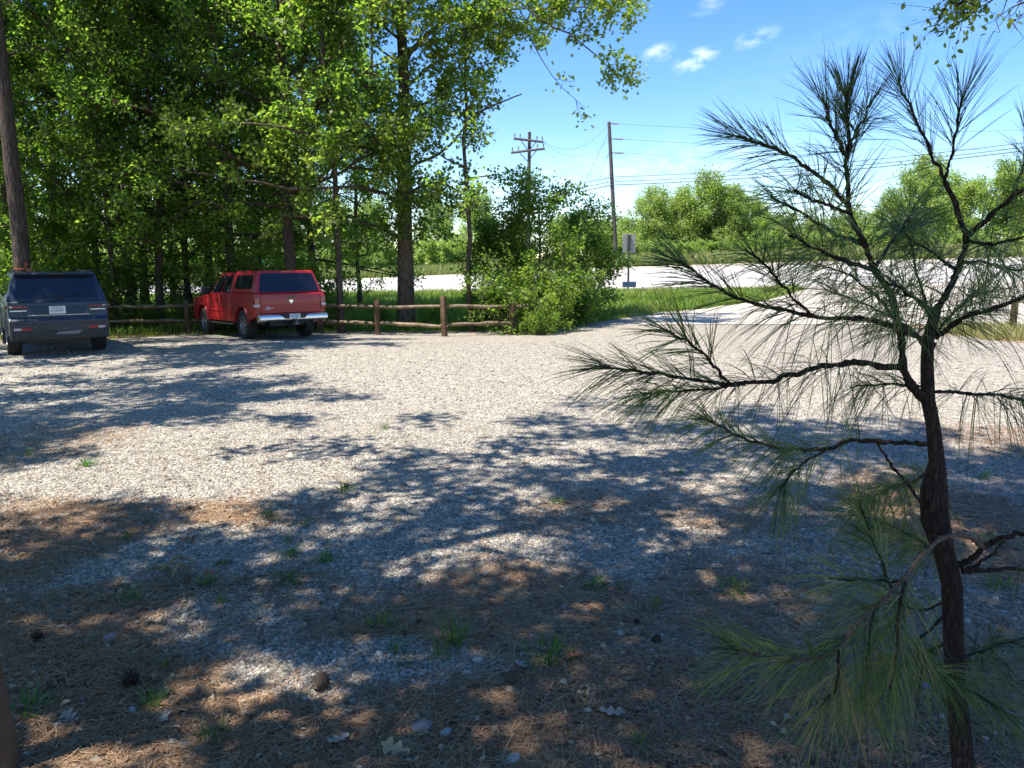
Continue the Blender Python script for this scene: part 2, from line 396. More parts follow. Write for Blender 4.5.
class Plant:
    def __init__(s, seed):
        s.r = np.random.RandomState(seed); s.tubes = []; s.pos = []; s.dir = []; s.clump = []
    def curve(s, p, d, L, n=6, wob=.12, up=.0):
        p = np.array(p, float); d = nrm(np.array(d, float)); pts = [p]
        for i in range(n - 1):
            d = nrm(d + s.r.randn(3) * wob + np.array([0, 0, up]))
            p = p + d * L / (n - 1); pts.append(p)
        return np.array(pts)
    def wood(s, pts, r0, r1, k=5):
        s.tubes.append((pts, np.linspace(r0, r1, len(pts)), k))
    def leaves(s, pts, n, sig, outd):
        """n leaves about a twig"""
        t = s.r.rand(n) * (len(pts) - 1); i = np.minimum(t.astype(int), len(pts) - 2); f = (t - i)[:, None]
        p = pts[i] * (1 - f) + pts[i + 1] * f + s.r.randn(n, 3) * sig
        s.pos.append(p); s.dir.append(nrm(outd + s.r.randn(n, 3) * .8 + np.array([0, 0, -.25])))
        s.clump.append(np.full(n, s.r.rand()))
    def foliate(s, pts, L, nsub=7, ntwig=5, nleaf=12, t0=.25, subf=.4, sig=.13, rad=.02, flat=.55):
        """side shoots, twigs and leaves along a limb"""
        m = len(pts)
        for q in range(nsub):
            t = t0 + (1 - t0) * (q + s.r.rand()) / nsub; x = t * (m - 1); i = min(int(x), m - 2); f = x - i
            p = pts[i] * (1 - f) + pts[i + 1] * f; tg = nrm(pts[i + 1] - pts[i])
            side = nrm(np.cross(tg, [0, 0, 1]) * s.r.choice([-1, 1]) + s.r.randn(3) * np.array([.5, .5, flat]))
            sl = L * subf * (.55 + .7 * s.r.rand()) * (1.15 - .6 * t)
            sp = s.curve(p, tg * .7 + side, sl, 5, .16, .03)
            s.wood(sp, rad * .55, rad * .2, 4)
            for w in range(ntwig):
                tt = .25 + .75 * (w + s.r.rand()) / ntwig; x = tt * 4; i = min(int(x), 3); f = x - i
                p2 = sp[i] * (1 - f) + sp[i + 1] * f; tg2 = nrm(sp[i + 1] - sp[i])
                dd = nrm(tg2 + s.r.randn(3) * np.array([.7, .7, .5]))
                tl = .25 + .3 * s.r.rand()
                tp = s.curve(p2, dd, tl, 3, .15, .0)
                s.wood(tp, rad * .2, rad * .08, 3)
                s.leaves(tp, nleaf, sig, dd)
    def crown_mesh(s, name, leaf, shape, mat, up=.9):
        pos = np.concatenate(s.pos); d = np.concatenate(s.dir); c = np.concatenate(s.clump)
        n = nrm(s.r.randn(len(pos), 3) * .75 + np.array([0, 0, up]))
        size = leaf * (.65 + .6 * s.r.rand(len(pos)))
        tint = np.clip(.5 + (c - .5) * .55 + s.r.randn(len(pos)) * .17, 0, 1)
        return cards(name, pos, d, n, size, shape, mat, tint)

def broadleaf(seed, H, cb, Rr, nl=26, r0=.16, leaf=.15, nsub=6, ntwig=5, nleaf=12, lean=(0, 0), shape=DIAMOND, mat='leaf', bark='bark', sig=.15, top=.98, wide=.45, limb=1.0):
    p = Plant(seed); r = p.r
    n = 12; t = np.linspace(0, 1, n)
    tr = np.stack([lean[0] * t ** 1.5 + np.cumsum(r.randn(n)) * .05 * H / 12, lean[1] * t ** 1.5 + np.cumsum(r.randn(n)) * .05 * H / 12, t * H], 1); tr[0, :2] = 0
    rad = r0 * (1 - t) ** .8 * .95 + .02; rad[0] *= 1.35
    p.tubes.append((tr, rad, 9))
    for i in range(nl):
        u = (i + r.rand()) / nl; z = (cb + (H * top - cb) * u) / H
        x = z * (n - 1); k = min(int(x), n - 2); f = x - k; b = tr[k] * (1 - f) + tr[k + 1] * f
        az = i * 2.4 + r.randn() * .4; el = R(8) + R(50) * u + r.randn() * .12
        L = Rr * (wide + (1 - wide) * math.sin(math.pi * min(1, (u * .8 + .22)))) * (.75 + .5 * r.rand())
        d = np.array([math.cos(az) * math.cos(el), math.sin(az) * math.cos(el), math.sin(el)])
        lp = p.curve(b, d, L, 7, .1, .02)
        lr = min(r0 * .4, .012 + .018 * L) * limb
        p.wood(lp, lr, lr * .25, 5)
        p.foliate(lp, L, nsub, ntwig, nleaf, .2, .42, sig, lr)
    return wood_mesh('trunk', p.tubes, M[bark]), p.crown_mesh('crown', leaf, shape, M[mat])

def shrub(seed, H, Rr, stems=9, leaf=.11, nleaf=14, nsub=6, mat='leaf_bush', shape=DIAMOND):
    p = Plant(seed); r = p.r
    for i in range(stems):
        az = i * 2.4 + r.randn() * .3; el = R(40 + 45 * r.rand())
        L = H * (.65 + .4 * r.rand())
        d = np.array([math.cos(az) * math.cos(el) * Rr / H * 1.4, math.sin(az) * math.cos(el) * Rr / H * 1.4, math.sin(el)])
        lp = p.curve([math.cos(az) * .12, math.sin(az) * .12, -.05], d, L, 7, .12, .05)
        p.wood(lp, .022, .006, 5)
        p.foliate(lp, L, nsub, 4, nleaf, .12, .42, .10, .02, .9)
    return wood_mesh('stem', p.tubes, M['twig']), p.crown_mesh('foliage', leaf, shape, M[mat])

def pine(seed, H, cb, Rr, r0=.24, nl=34, leaf=.34, stubs=8, stub_z=(4, 9)):
    p = Plant(seed); r = p.r; n = 14; t = np.linspace(0, 1, n)
    tr = np.stack([np.cumsum(r.randn(n)) * .05, np.cumsum(r.randn(n)) * .05, t * H], 1); tr[0, :2] = 0
    rad = r0 * (1 - t * .85); rad[0] *= 1.2
    p.tubes.append((tr, rad, 12))
    def at(z):
        x = z / H * (n - 1); k = min(int(x), n - 2); f = x - k; return tr[k] * (1 - f) + tr[k + 1] * f
    for i in range(stubs):
        z = stub_z[0] + (stub_z[1] - stub_z[0]) * (i + r.rand()) / stubs; az = r.rand() * 6.28
        lp = p.curve(at(z), [math.cos(az), math.sin(az), .15], .7 + 1.3 * r.rand(), 6, .16, .02); p.wood(lp, .03, .008, 5)
        for q in range(2):
            p.wood(p.curve(lp[2 + q], nrm(lp[-1] - lp[0]) + r.randn(3) * .5, .5, 4, .2), .012, .004, 4)
    for i in range(nl):
        u = (i + r.rand()) / nl; z = cb + (H * .97 - cb) * u; az = i * 2.4 + r.randn() * .4; el = R(0) + R(50) * u
        L = Rr * (1.05 - .75 * u) * (.7 + .5 * r.rand())
        lp = p.curve(at(z), [math.cos(az) * math.cos(el), math.sin(az) * math.cos(el), math.sin(el)], L, 6, .1, .04); p.wood(lp, .045, .012, 5)
        p.foliate(lp, L, 5, 4, 16, .35, .38, .16, .03)
    return wood_mesh('trunk', p.tubes, M['bark_pine']), p.crown_mesh('crown', leaf, np.array([(0, 0, 0), (.07, .5, 0), (0, 1, -.1), (-.07, .5, 0)]), M['needle'], .3)

def plant(name, protos, loc, label, cat, rz=0., s=1., group=None, names=('trunk', 'crown')):
    root = thing(name, loc, label, cat, rz, group, s)
    for nm, me in zip(names, protos): part(nm, me, root)
    return root

def edge_xy(px, D): return on_ground(px, D)
# ------------------------------------------------------------------ woods behind the fence
rng = np.random.RandomState(42)
W = [broadleaf(11, 15, 2.4, 3.8, 34, .15, nleaf=24, leaf=.122), broadleaf(12, 13, 2.0, 3.4, 32, .12, nleaf=24, leaf=.12), broadleaf(13, 17, 3.0, 4.2, 36, .17, nleaf=24, leaf=.125), broadleaf(14, 14, 1.6, 3.6, 34, .11, nleaf=24, leaf=.12)]
SLIM = [broadleaf(15, 12, 2.4, 2.0, 24, .075, nsub=5, ntwig=4), broadleaf(16, 11, 3.4, 1.7, 18, .07, nsub=4, ntwig=4, nleaf=9)]
SH = [shrub(21, 2.6, 1.6, leaf=.125), shrub(22, 1.9, 1.5, leaf=.125, nleaf=15), shrub(23, 3.4, 1.7, 10, leaf=.13)]
SHD = [shrub(24, 2.4, 1.6, mat='leaf'), shrub(25, 3.2, 1.8, 10, mat='leaf')]

front = [
    (121, 24.6, SLIM[0], 1.0, 'slender tree just behind the fence rails beside the dark blue vehicle'),
    (134, 25.5, W[0], 1.0, 'dark trunked leafy tree behind the fence with road showing beside its foot'),
    (165, 25.2, W[1], 1.05, 'leafy tree behind the middle of the rails between the two vehicles'),
    (196, 26.5, W[3], 1.0, 'leafy tree behind the fence post by the red truck nose'),
    (238, 26.0, W[2], .95, 'dense tree rising behind the cab of the red truck'),
    (296, 25.0, W[2], 1.1, 'thick dark trunked tree rising behind the camper top of the red truck'),
    (343, 23.9, SLIM[0], 1.15, 'slim dark tree at the fence between red truck and big oak'),
    (473, 24.2, SLIM[1], 1.0, 'thin sparse tree at the fence between big oak and bushes')]
for i, (px, D, pr, s, lab) in enumerate(front):
    plant('broadleaf_tree', pr, on_ground(px, D + .9), lab, 'tree', rng.rand() * 6.28, s, 'trees along the back of the fence')
rows = [
    (20, 26.5, 0, 1.0, 'leafy woodland tree filling the gap behind the tall pine trunk'),
    (70, 28.5, 3, 1.05, 'bright leafy tree rising above the roof of the dark blue vehicle'),
    (105, 31.0, 1, 1.1, 'leafy tree deeper in the wood above the corner of the dark blue vehicle'),
    (-45, 25.0, 2, 1.0, 'leafy tree at the picture edge beyond the tall pine trunk'),
    (150, 33.0, 2, 1.0, 'tall tree deep in the wood above the fence rails'),
    (215, 32.0, 0, 1.1, 'deep wood tree whose crown fills the space above the truck hood'),
    (262, 34.0, 3, 1.1, 'deep wood tree directly above the rear side window of the red truck'),
    (318, 31.5, 1, 1.1, 'leafy tree showing between the thick dark trunk and the slim fence tree'),
    (362, 37.0, 1, .85, 'smaller tree beyond the fence close beside the big oak trunk'),
    (-90, 31.0, 0, 1.1, 'tree at the far end of the wood past the tall pine'),
    (45, 35.0, 2, 1.1, 'tall background tree deep in the wood behind the pine'),
    (178, 39.0, 3, 1.1, 'tree standing near the road verge deep behind the fence rails'),
    (285, 40.0, 0, .9, 'tree near the road verge behind the thick dark trunk')]
for (px, D, k, s, lab) in rows:
    plant('woodland_tree', W[k], on_ground(px, D), lab, 'tree', rng.rand() * 6.28, s, 'trees inside the roadside wood')
under = [(-30, 22.5, 1, 1.1, 'leafy understory bush in front of the wood beside the tall pine'), (52, 25.6, 1, 1.15, 'leafy bush right behind the dark blue vehicle'),
         (92, 25.4, 0, .95, 'dark leafy bush behind the taillight corner of the dark blue vehicle'), (112, 26.8, 0, 1.0, 'understory bush at the start of the fence rails'),
         (188, 28.5, 1, .8, 'bush in the shade behind the truck hood'), (222, 26.5, 1, 1.0, 'dark bush directly behind the red truck cab'),
         (262, 27.5, 1, 1.05, 'dark bush behind the red truck camper top'), (310, 27.5, 0, 1.15, 'dark bush between truck and slim tree behind the fence'),
         (334, 26, 0, .55, 'low bush at the foot of the slim fence tree'), (150, 25.6, 0, .42, 'low shrub under the fence rails between vehicles'), (176, 25.8, 1, .35, 'lowest green shrub behind the lower fence rail'),
         (70, 30.5, 1, 1.3, 'tall understory bush deep behind the dark blue vehicle'), (10, 29.0, 1, 1.3, 'tall understory bush deep behind the pine trunk')]
for (px, D, k, s, lab) in under:
    plant('understory_bush', SHD[k], on_ground(px, D), lab, 'bush', rng.rand() * 6.28, s, 'bushes inside the roadside wood', ('stem', 'foliage'))

# the tall pine whose trunk runs up the edge
tp = on_ground(34, 22.6)
pr = pine(31, 21, 11, 3.6, .245, stub_z=(5.5, 9.5), stubs=9)
tall_pine = plant('pine_tree', pr, tp, 'tall bare pine trunk rising behind the dark blue vehicle', 'tree', 1.0)
rb = bpy.data.objects.new('marking_ribbon', None)
tub = []
a = np.linspace(0, 2 * np.pi, 13)
V, F = [], []
zz = P(34, 268, 22.6)[2] - tp[2]
ringv = [np.stack([np.cos(a[:-1]) * .262, np.sin(a[:-1]) * .262, np.full(12, zz + h)], 1) for h in (-.04, .0)]
V = np.concatenate(ringv); j = np.arange(12)
ribbon_m = simple('faded_orange_tape', (.30, .08, .035), .6, noise=.3)
tail = np.array([(.20, -.21, zz - .02), (.27, -.12, zz - .02), (.30, -.13, zz - .26), (.22, -.25, zz - .30), (.16, -.24, zz), (.24, -.17, zz + .1), (.20, -.24, zz + .2)])
V = np.concatenate([V, tail])
ro = part('marking_ribbon', mesh_np('marking_ribbon', V, [np.stack([j, (j + 1) % 12, 12 + (j + 1) % 12, 12 + j], 1), np.array([[24, 25, 26, 27]]), np.array([[28, 29, 30]])], ribbon_m), None)
ro.location = tp; tag(ro, 'faded orange tape tied round the tall pine trunk', 'ribbon')

# ------------------------------------------------------------------ the big oak at the fence
def guided(p, path, r0, r1, L=None, k=7, fol=True, **kw):
    pts = np.array([P(*a) for a in path]) - oak_base
    t = np.linspace(0, 1, len(pts)); tt = np.linspace(0, 1, max(8, 2 * len(pts)))
    q = np.stack([np.interp(tt, t, pts[:, c]) for c in range(3)], 1); q[1:-1] += p.r.randn(len(q) - 2, 3) * .025
    p.tubes.append((q, np.linspace(r0, r1, len(q)), k))
    if fol:
        L = L or np.linalg.norm(np.diff(q, axis=0), axis=1).sum()
        kw['nleaf'] = int(kw.get('nleaf', 9) * NLF); p.foliate(q, L, rad=max(.016, r1), **kw)
    return q
NLF = 2.5; oak_base = T(406, 328.5)
D0 = oak_base[1]
p = Plant(77)
trunk = [(406, 330, D0), (406, 300, D0), (405, 240, D0), (404, 180, D0 + .1), (405, 120, D0 + .1), (403, 60, D0), (400, 0, D0), (398, -60, D0), (396, -130, D0), (398, -230, D0)]
tq = np.array([P(*a) for a in trunk]) - oak_base; tq[0, 2] = -.1
p.tubes.append((tq, np.array([.36, .29, .255, .235, .2, .17, .15, .12, .08, .03]), 12))
kw = dict(nsub=8, ntwig=5, nleaf=9, t0=.3, subf=.36, sig=.12)
guided(p, [(403, 240, D0), (390, 232, D0 - .3), (360, 222, D0 - 1), (320, 218, D0 - 1.8), (280, 215, D0 - 2.4)], .07, .02, nsub=5, ntwig=4, nleaf=7, t0=.55, subf=.3)
guided(p, [(404, 212, D0), (385, 192, D0 - .5), (350, 186, D0 - 1.3), (300, 190, D0 - 2.4), (240, 180, D0 - 3.4), (180, 171, D0 - 4.2)], .075, .015, nsub=5, ntwig=4, nleaf=7, t0=.4, subf=.2)
guided(p, [(404, 165, D0), (392, 160, D0 - .5), (375, 148, D0 - 1.2), (345, 145, D0 - 2), (290, 128, D0 - 3), (230, 122, D0 - 3.8), (170, 132, D0 - 4.2)], .07, .015, nsub=12, ntwig=5, nleaf=10, t0=.35, subf=.22)
guided(p, [(403, 130, D0), (385, 105, D0 - .4), (360, 80, D0 - .8), (338, 45, D0 - 1), (322, 5, D0 - 1.4), (310, -40, D0 - 1.6)], .10, .03, nsub=8, ntwig=5, nleaf=9, t0=.45, subf=.25)
guided(p, [(405, 170, D0), (420, 163, D0 - .2), (445, 152, D0 - .5), (470, 120, D0 - .7), (490, 104, D0 - .8)], .06, .02, nsub=7, ntwig=4, nleaf=8, t0=.35, subf=.3)
guided(p, [(470, 118, D0 - .7), (495, 104, D0 - .8), (522, 94, D0 - .9)], .035, .02, fol=False)
guided(p, [(404, 200, D0), (420, 185, D0 + .3), (440, 190, D0 + .5), (462, 200, D0 + .8)], .04, .012, nsub=7, ntwig=4, nleaf=8, t0=.3, subf=.4)
guided(p, [(404, 205, D0), (415, 215, D0 - .5), (430, 232, D0 - .9)], .03, .01, nsub=5, ntwig=4, nleaf=8, t0=.3, subf=.5)
guided(p, [(402, 60, D0), (430, 30, D0 - .3), (470, 5, D0 - .7), (520, -20, D0 - 1), (570, -30, D0 - 1.2)], .09, .02, nsub=14, ntwig=6, nleaf=10, t0=.2, subf=.3)
guided(p, [(440, 20, D0 - .5), (480, 12, D0 - .9), (530, 8, D0 - 1.3), (580, 6, D0 - 1.5), (622, 12, D0 - 1.7)], .04, .012, nsub=14, ntwig=6, nleaf=11, t0=.1, subf=.22)
guided(p, [(430, 40, D0), (470, 40, D0 + .4), (510, 36, D0 + .8), (545, 28, D0 + 1)], .035, .012, nsub=11, ntwig=5, nleaf=10, t0=.15, subf=.28)
guided(p, [(450, -30, D0 + .3), (510, -30, D0 + .5), (570, -22, D0 + .6), (615, -8, D0 + .6)], .04, .012, nsub=14, ntwig=6, nleaf=11, t0=.1, subf=.28)
guided(p, [(500, -10, D0 - .9), (545, 20, D0 - 1.2), (575, 38, D0 - 1.4), (604, 62, D0 - 1.6), (622, 78, D0 - 1.7)], .035, .01, nsub=9, ntwig=5, nleaf=8, t0=.15, subf=.2)
guided(p, [(540, -20, D0 - 1), (590, -10, D0 - 1.2), (628, 2, D0 - 1.3)], .03, .01, nsub=7, ntwig=5, nleaf=9, t0=.1, subf=.3)
guided(p, [(520, 10, D0 - 1), (535, 50, D0 - 1.2), (560, 85, D0 - 1.3), (585, 108, D0 - 1.4)], .02, .006, nsub=4, ntwig=2, nleaf=3, t0=.5, subf=.25)
guided(p, [(403, 90, D0), (425, 70, D0 - .5), (450, 55, D0 - .8), (490, 48, D0 - 1.1)], .06, .015, nsub=10, ntwig=5, nleaf=9, t0=.2, subf=.35)
guided(p, [(403, 100, D0), (380, 85, D0 + .6), (350, 95, D0 + .9), (315, 90, D0 + 1.2)], .06, .015, nsub=9, ntwig=5, nleaf=9, t0=.2, subf=.32)
guided(p, [(401, 40, D0), (375, 20, D0 - .5), (345, -10, D0 - 1)], .06, .015, nsub=9, ntwig=5, nleaf=9, t0=.2, subf=.42)
guided(p, [(400, 20, D0), (425, -20, D0 + .5), (470, -55, D0 + .8), (520, -75, D0 + 1)], .06, .015, nsub=12, ntwig=5, nleaf=9, t0=.2, subf=.4)
guided(p, [(398, -60, D0), (430, -110, D0), (480, -130, D0)], .06, .015, nsub=10, ntwig=5, nleaf=9, t0=.2, subf=.5)
guided(p, [(397, -90, D0), (360, -130, D0), (320, -150, D0)], .06, .015, nsub=10, ntwig=5, nleaf=9, t0=.2, subf=.5)
guided(p, [(402, 50, D0), (404, 20, D0 - 1.4), (410, -15, D0 - 2.8)], .05, .015, nsub=9, ntwig=5, nleaf=8, t0=.2, subf=.5)
guided(p, [(404, 150, D0), (395, 135, D0 - 1), (390, 128, D0 - 1.9)], .035, .01, nsub=6, ntwig=4, nleaf=8, t0=.3, subf=.5)
guided(p, [(404, 140, D0), (425, 120, D0 + 1), (440, 105, D0 + 1.6)], .035, .01, nsub=7, ntwig=4, nleaf=8, t0=.3, subf=.55)
for (py_, az_, L_, r_) in [(235, -1.9, 1.7, .03), (205, -1.3, 2.2, .035), (185, -2.2, 2.4, .035), (165, -1.0, 2.2, .035), (140, -1.7, 2.6, .04), (118, -2.5, 2.8, .04), (110, -.7, 2.8, .04), (85, -1.4, 3.0, .04), (65, -2.1, 3.2, .04), (50, -.4, 3.4, .04), (30, -1.2, 3.2, .04), (10, -2.3, 3.2, .04), (-20, -1.6, 3.0, .04), (190, 1.6, 2.2, .03), (130, 1.2, 2.6, .03), (70, 1.9, 3.0, .03)]:
    b_ = P(404, py_, D0) - oak_base
    lp = p.curve(b_, [math.cos(az_), math.sin(az_), .25], L_, 7, .12, .0); p.wood(lp, r_, .01, 6); p.foliate(lp, L_, 7, 5, 16, .35, .45, .13, .02)
oak = plant('oak_tree', (wood_mesh('trunk', p.tubes, M['bark_oak']), p.crown_mesh('crown', .135, STAR, M['leaf_oak'], .75)), oak_base, 'big oak with thick trunk and long reaching limbs behind the fence posts', 'tree')
# ivy and sprouts at the foot of the oak
for (px, D, s, lab) in [(384, D0 + .9, .33, 'low sprout of leaves on the near side of the oak foot'), (432, D0 + 1.0, .42, 'dark leafy sprout beside the oak trunk above the rail')]:
    plant('leafy_sprout', SHD[0], on_ground(px, D), lab, 'bush', rng.rand() * 6, s, None, ('stem', 'foliage'))

# ------------------------------------------------------------------ the bushes at the end of the fence
BT = broadleaf(41, 5.2, .3, 2.2, 26, .06, .155, 6, 4, 15, mat='leaf_bush', bark='twig', shape=OVAL, wide=.8)
BT2 = broadleaf(42, 4.2, .3, 1.7, 28, .05, .14, 7, 4, 16, mat='leaf_bush', bark='twig', shape=OVAL, wide=.75)
nm = ('stem', 'foliage')
plant('bushy_tree', BT, on_ground(540, 26.6), 'tall bushy young tree in front of the crossarm pole', 'tree', .4, .78, None)
plant('bushy_tree', BT2, on_ground(584, 29.5), 'smaller bushy young tree in front of the tall bare pole', 'tree', 2.0, .80, None)
plant('bushy_tree', BT2, on_ground(502, 27.5), 'bushy young tree between thin sparse tree and the tallest bush', 'tree', 3.0, .74, None)
plant('roadside_bush', SH[0], on_ground(548, 23.9), 'bright yellow green bush at the end of the fence', 'bush', 1.0, .72, None, nm)
plant('roadside_bush', SH[0], on_ground(508, 23.9), 'green bush hiding the last fence rails', 'bush', 2.0, .90, None, nm)
plant('roadside_bush', SH[1], on_ground(572, 26.4), 'rounded bush nearest to the road sign', 'bush', 3.0, .95, None, nm)
plant('roadside_bush', SH[2], on_ground(545, 24.6), 'upright bush in the heart of the thicket by the fence', 'bush', 4.0, .80, None, nm)
plant('roadside_bush', SH[1], on_ground(540, 23.0), 'low pale green bush in front of the thicket', 'bush', 5.0, .46, None, nm)

# ------------------------------------------------------------------ beyond the road
FT = [broadleaf(51, 7, .6, 3.2, 28, .1, .23, 6, 5, 20, sig=.36, mat='leaf_hazed', wide=.8), broadleaf(52, 8, .8, 2.8, 28, .1, .23, 6, 5, 20, sig=.36, mat='leaf_hazed', wide=.7), broadleaf(53, 5.5, .4, 3.0, 24, .1, .22, 6, 5, 20, sig=.36, mat='leaf_hazed', wide=.9)]
FS = [shrub(54, 2.6, 2.2, 12, .18, 24, 6, 'leaf_hazed'), shrub(55, 3.4, 2.4, 12, .19, 24, 6, 'leaf_hazed')]
far = [
    (650, 84, 1, .95, 'round topped tree across the road just past the tall pole'), (676, 86, 1, .95, 'tree across the road second past the tall pole'), (702, 85, 1, 1.12, 'tallest tree of the clump across the road'),
    (728, 84, 1, .93, 'darker tree at the end of the clump across the road'), (745, 86, 2, 1.05, 'lower tree stepping down from the clump across the road'), (775, 90, 2, .8, 'small tree across the road behind the pine sapling tip'),
    (628, 92, 2, .85, 'tree across the road directly behind the tall pole foot'), (600, 95, 2, .85, 'tree across the road behind the smaller bushy tree'),
    (830, 96, 2, .8, 'low tree across the road behind the sapling leader'), (880, 80, 1, .8, 'tree across the road between the two sapling leaders'), (912, 74, 1, 1.1, 'bright rounded tree across the road behind the sapling'),
    (950, 78, 0, 1.0, 'tree across the road behind the forked sapling stem'), (990, 72, 1, 1.0, 'tree across the road behind the upper sapling branch'), (1030, 70, 0, 1.1, 'tree across the road at the picture edge'), (1075, 72, 0, 1.15, 'tree across the road just past the picture edge'),
    (660, 98, 2, 1.0, 'tree across the road filling the second row behind the clump'), (690, 100, 2, 1.1, 'tree across the road deep behind the tallest tree'), (760, 96, 2, .9, 'tree across the road at the trailing end of the clump'), (805, 93, 2, .75, 'low tree across the road behind the upper sapling side branch'), (850, 90, 2, .85, 'low tree across the road behind the leader of the sapling'), (935, 84, 2, 1.2, 'low tree across the road between the two bright crowns'), (1005, 82, 2, 1.2, 'low tree across the road near the right border'), (615, 100, 2, .8, 'low tree across the road just behind the foot of the bare pole'),
    (560, 100, 0, .8, 'tree far across the road behind the tallest bush'), (520, 105, 0, .8, 'tree far across the road behind the crossarm pole foot'), (480, 112, 1, .7, 'tree far across the road seen past the thin sparse tree'),
    (440, 118, 0, .75, 'tree far across the road beside the oak trunk'), (375, 120, 1, .75, 'tree far across the road between the oak and slim tree'), (340, 125, 0, .8, 'tree far across the road behind the slim fence tree'),
    (290, 130, 0, 1., 'distant tree across the road behind the camper top'), (240, 130, 1, 1., 'distant tree across the road behind the truck cab'), (190, 135, 0, 1., 'distant tree across the road above the rails by the truck'), (140, 138, 0, 1.1, 'distant tree across the road behind the dark trunked tree'), (85, 140, 1, 1.1, 'distant tree across the road behind the dark blue vehicle'), (20, 140, 0, 1.2, 'distant tree across the road behind the tall pine'), (-50, 140, 0, 1.2, 'distant tree across the road beyond the edge of the wood')]
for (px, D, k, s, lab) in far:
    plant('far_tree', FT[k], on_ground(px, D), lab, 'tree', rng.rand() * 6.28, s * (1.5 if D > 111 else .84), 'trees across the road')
fsh = [(684, 66.5, 0, .85, 'lone rounded bush on the tall grass verge across the road'), (655, 76, 0, .9, 'bush under the clump of trees across the road'), (715, 77, 1, .75, 'bush under the tallest tree across the road'), (752, 72, 0, .9, 'bush at the low end of the clump across the road'),
       (625, 80, 1, .85, 'bush across the road just behind the back of the sign'), (790, 74, 1, .8, 'bush across the road behind the sapling side branch'), (835, 70, 0, 1.1, 'bush across the road below the sapling leader'), (870, 72, 1, .9, 'bush across the road beside the sapling stem'),
       (600, 84, 1, 1.0, 'bush across the road seen beside the smaller bushy tree'), (500, 90, 1, 1., 'bush across the road seen through the thin sparse tree'), (465, 88, 1, 1.1, 'bright bush across the road seen past the thin tree'), (445, 84, 0, 1.15, 'brightest bush across the road next to the oak trunk'), (425, 90, 1, .9, 'bush across the road just past the oak trunk'),
       (385, 92, 0, 1.1, 'bright bush across the road in the gap before the oak'), (360, 95, 1, 1.0, 'bush across the road in the gap by the slim tree'), (320, 100, 1, 1.1, 'bush across the road behind the truck taillight'), (270, 104, 1, 1.2, 'bush across the road behind the red truck'), (215, 106, 1, 1.2, 'bush across the road behind the truck nose'), (165, 106, 1, 1.3, 'bush across the road above the fence rails'), (110, 110, 1, 1.3, 'bush across the road behind the start of the rails'),
       (640, 88, 1, 1.0, 'bush across the road right behind the road sign plate'), (668, 86, 0, 1.1, 'bush across the road between two trunks of the clump'), (700, 88, 1, 1.05, 'bush across the road deep under the tallest tree'), (735, 84, 1, 1.0, 'bush across the road under the darker end tree'), (770, 80, 1, .95, 'bush across the road just past the clump of trees'), (812, 78, 1, .9, 'bush across the road behind the long sapling branch'), (850, 77, 1, .9, 'bush across the road right behind the sapling leader'), (900, 72, 0, .9, 'bush across the road under the bright rounded tree'), (935, 70, 1, .8, 'bush across the road behind the sapling fork'),
       (960, 64, 1, .7, 'bush across the road below the forked sapling stem'), (1010, 62, 0, .8, 'bush across the road near the picture edge')]
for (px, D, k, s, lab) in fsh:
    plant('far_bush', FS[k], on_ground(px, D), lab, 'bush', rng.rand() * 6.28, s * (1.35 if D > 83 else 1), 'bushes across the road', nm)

# ------------------------------------------------------------------ trees standing around the camera: their crowns shade the gravel
SHADE = [pine(61, 19, 7.5, 5.0, .24, 40, .36, 4), broadleaf(62, 15, 6.6, 5.0, 30, .13, .19, 6, 5, 22, lean=(2.6, 1.0), limb=.5, sig=.17)]
ring = [
    (-12.2, 8.1, 1, .80, .0, 'leafy tree standing beside the lot past the view, shading its far side'),
    (-14.9, 15.2, 1, 1.0, .3, 'second leafy tree beside the lot past the view, shading the parked vehicles'),
    (-9.2, .2, 1, .72, .5, 'leafy tree close to the viewer whose crown shades the near straw'),
    (-3.7, 3.9, 1, .84, 0., 'leafy tree close beside the viewer whose crown shades the middle gravel'),
    (-3.2, -1.8, 1, .80, .3, 'leafy tree behind the viewer whose crown shades the pine sapling'),
    (-5.4, -1.0, 1, .82, .2, 'leafy tree behind the viewer whose crown shades the nearest litter'),
    (.5, -4.8, 0, 1.0, 2., 'pine behind the viewer dropping cones on the gravel'),
]
for (x, y, k, s, rz, lab) in ring:
    plant('shade_tree', SHADE[k], (x, y, tz(x, y)), lab, 'tree', rz, s, 'trees around the viewer')
# the tree whose twig tip hangs into the top corner
NLF = 1.0; p = Plant(88); oak_base = np.array([6.6, 3.0, 0.])
tq = np.array([(0, 0, -.1), (.05, 0, 2), (.0, .1, 4), (-.1, .1, 6), (0, 0, 9), (.2, .1, 12)], float)
p.tubes.append((tq, np.array([.2, .16, .14, .12, .08, .03]), 9))
for i in range(16):
    z = 5.5 + i * .4; az = i * 2.4
    if abs(math.sin(az - 2.2)) < .35 and z < 8: continue
    lp = p.curve([0, 0, z], [math.cos(az), math.sin(az), .4], 2.4, 6, .1, .02); p.wood(lp, .04, .01, 5); p.foliate(lp, 2.4, 6, 4, 10, .3, .4, .12, .02)
def g2(path, r0, r1, **kw): return guided(p, path, r0, r1, **kw)
qa = P(1120, -100, 5.6) - oak_base
p.wood(np.array([[0, .1, 3.6], qa * np.array([.5, .5, 1]) + np.array([0, 0, -.25]), qa]), .06, .03, 7)
g2([(1120, -100, 5.6), (1070, -40, 6.0), (1030, -12, 6.2), (990, -8, 6.3), (960, 4, 6.4), (942, 13, 6.4), (925, 28, 6.45)], .03, .003, fol=False)
g2([(1020, -16, 6.2), (985, -11, 6.3), (955, -5, 6.4)], .006, .003, nsub=9, ntwig=4, nleaf=12, t0=.1, subf=.22, sig=.03)
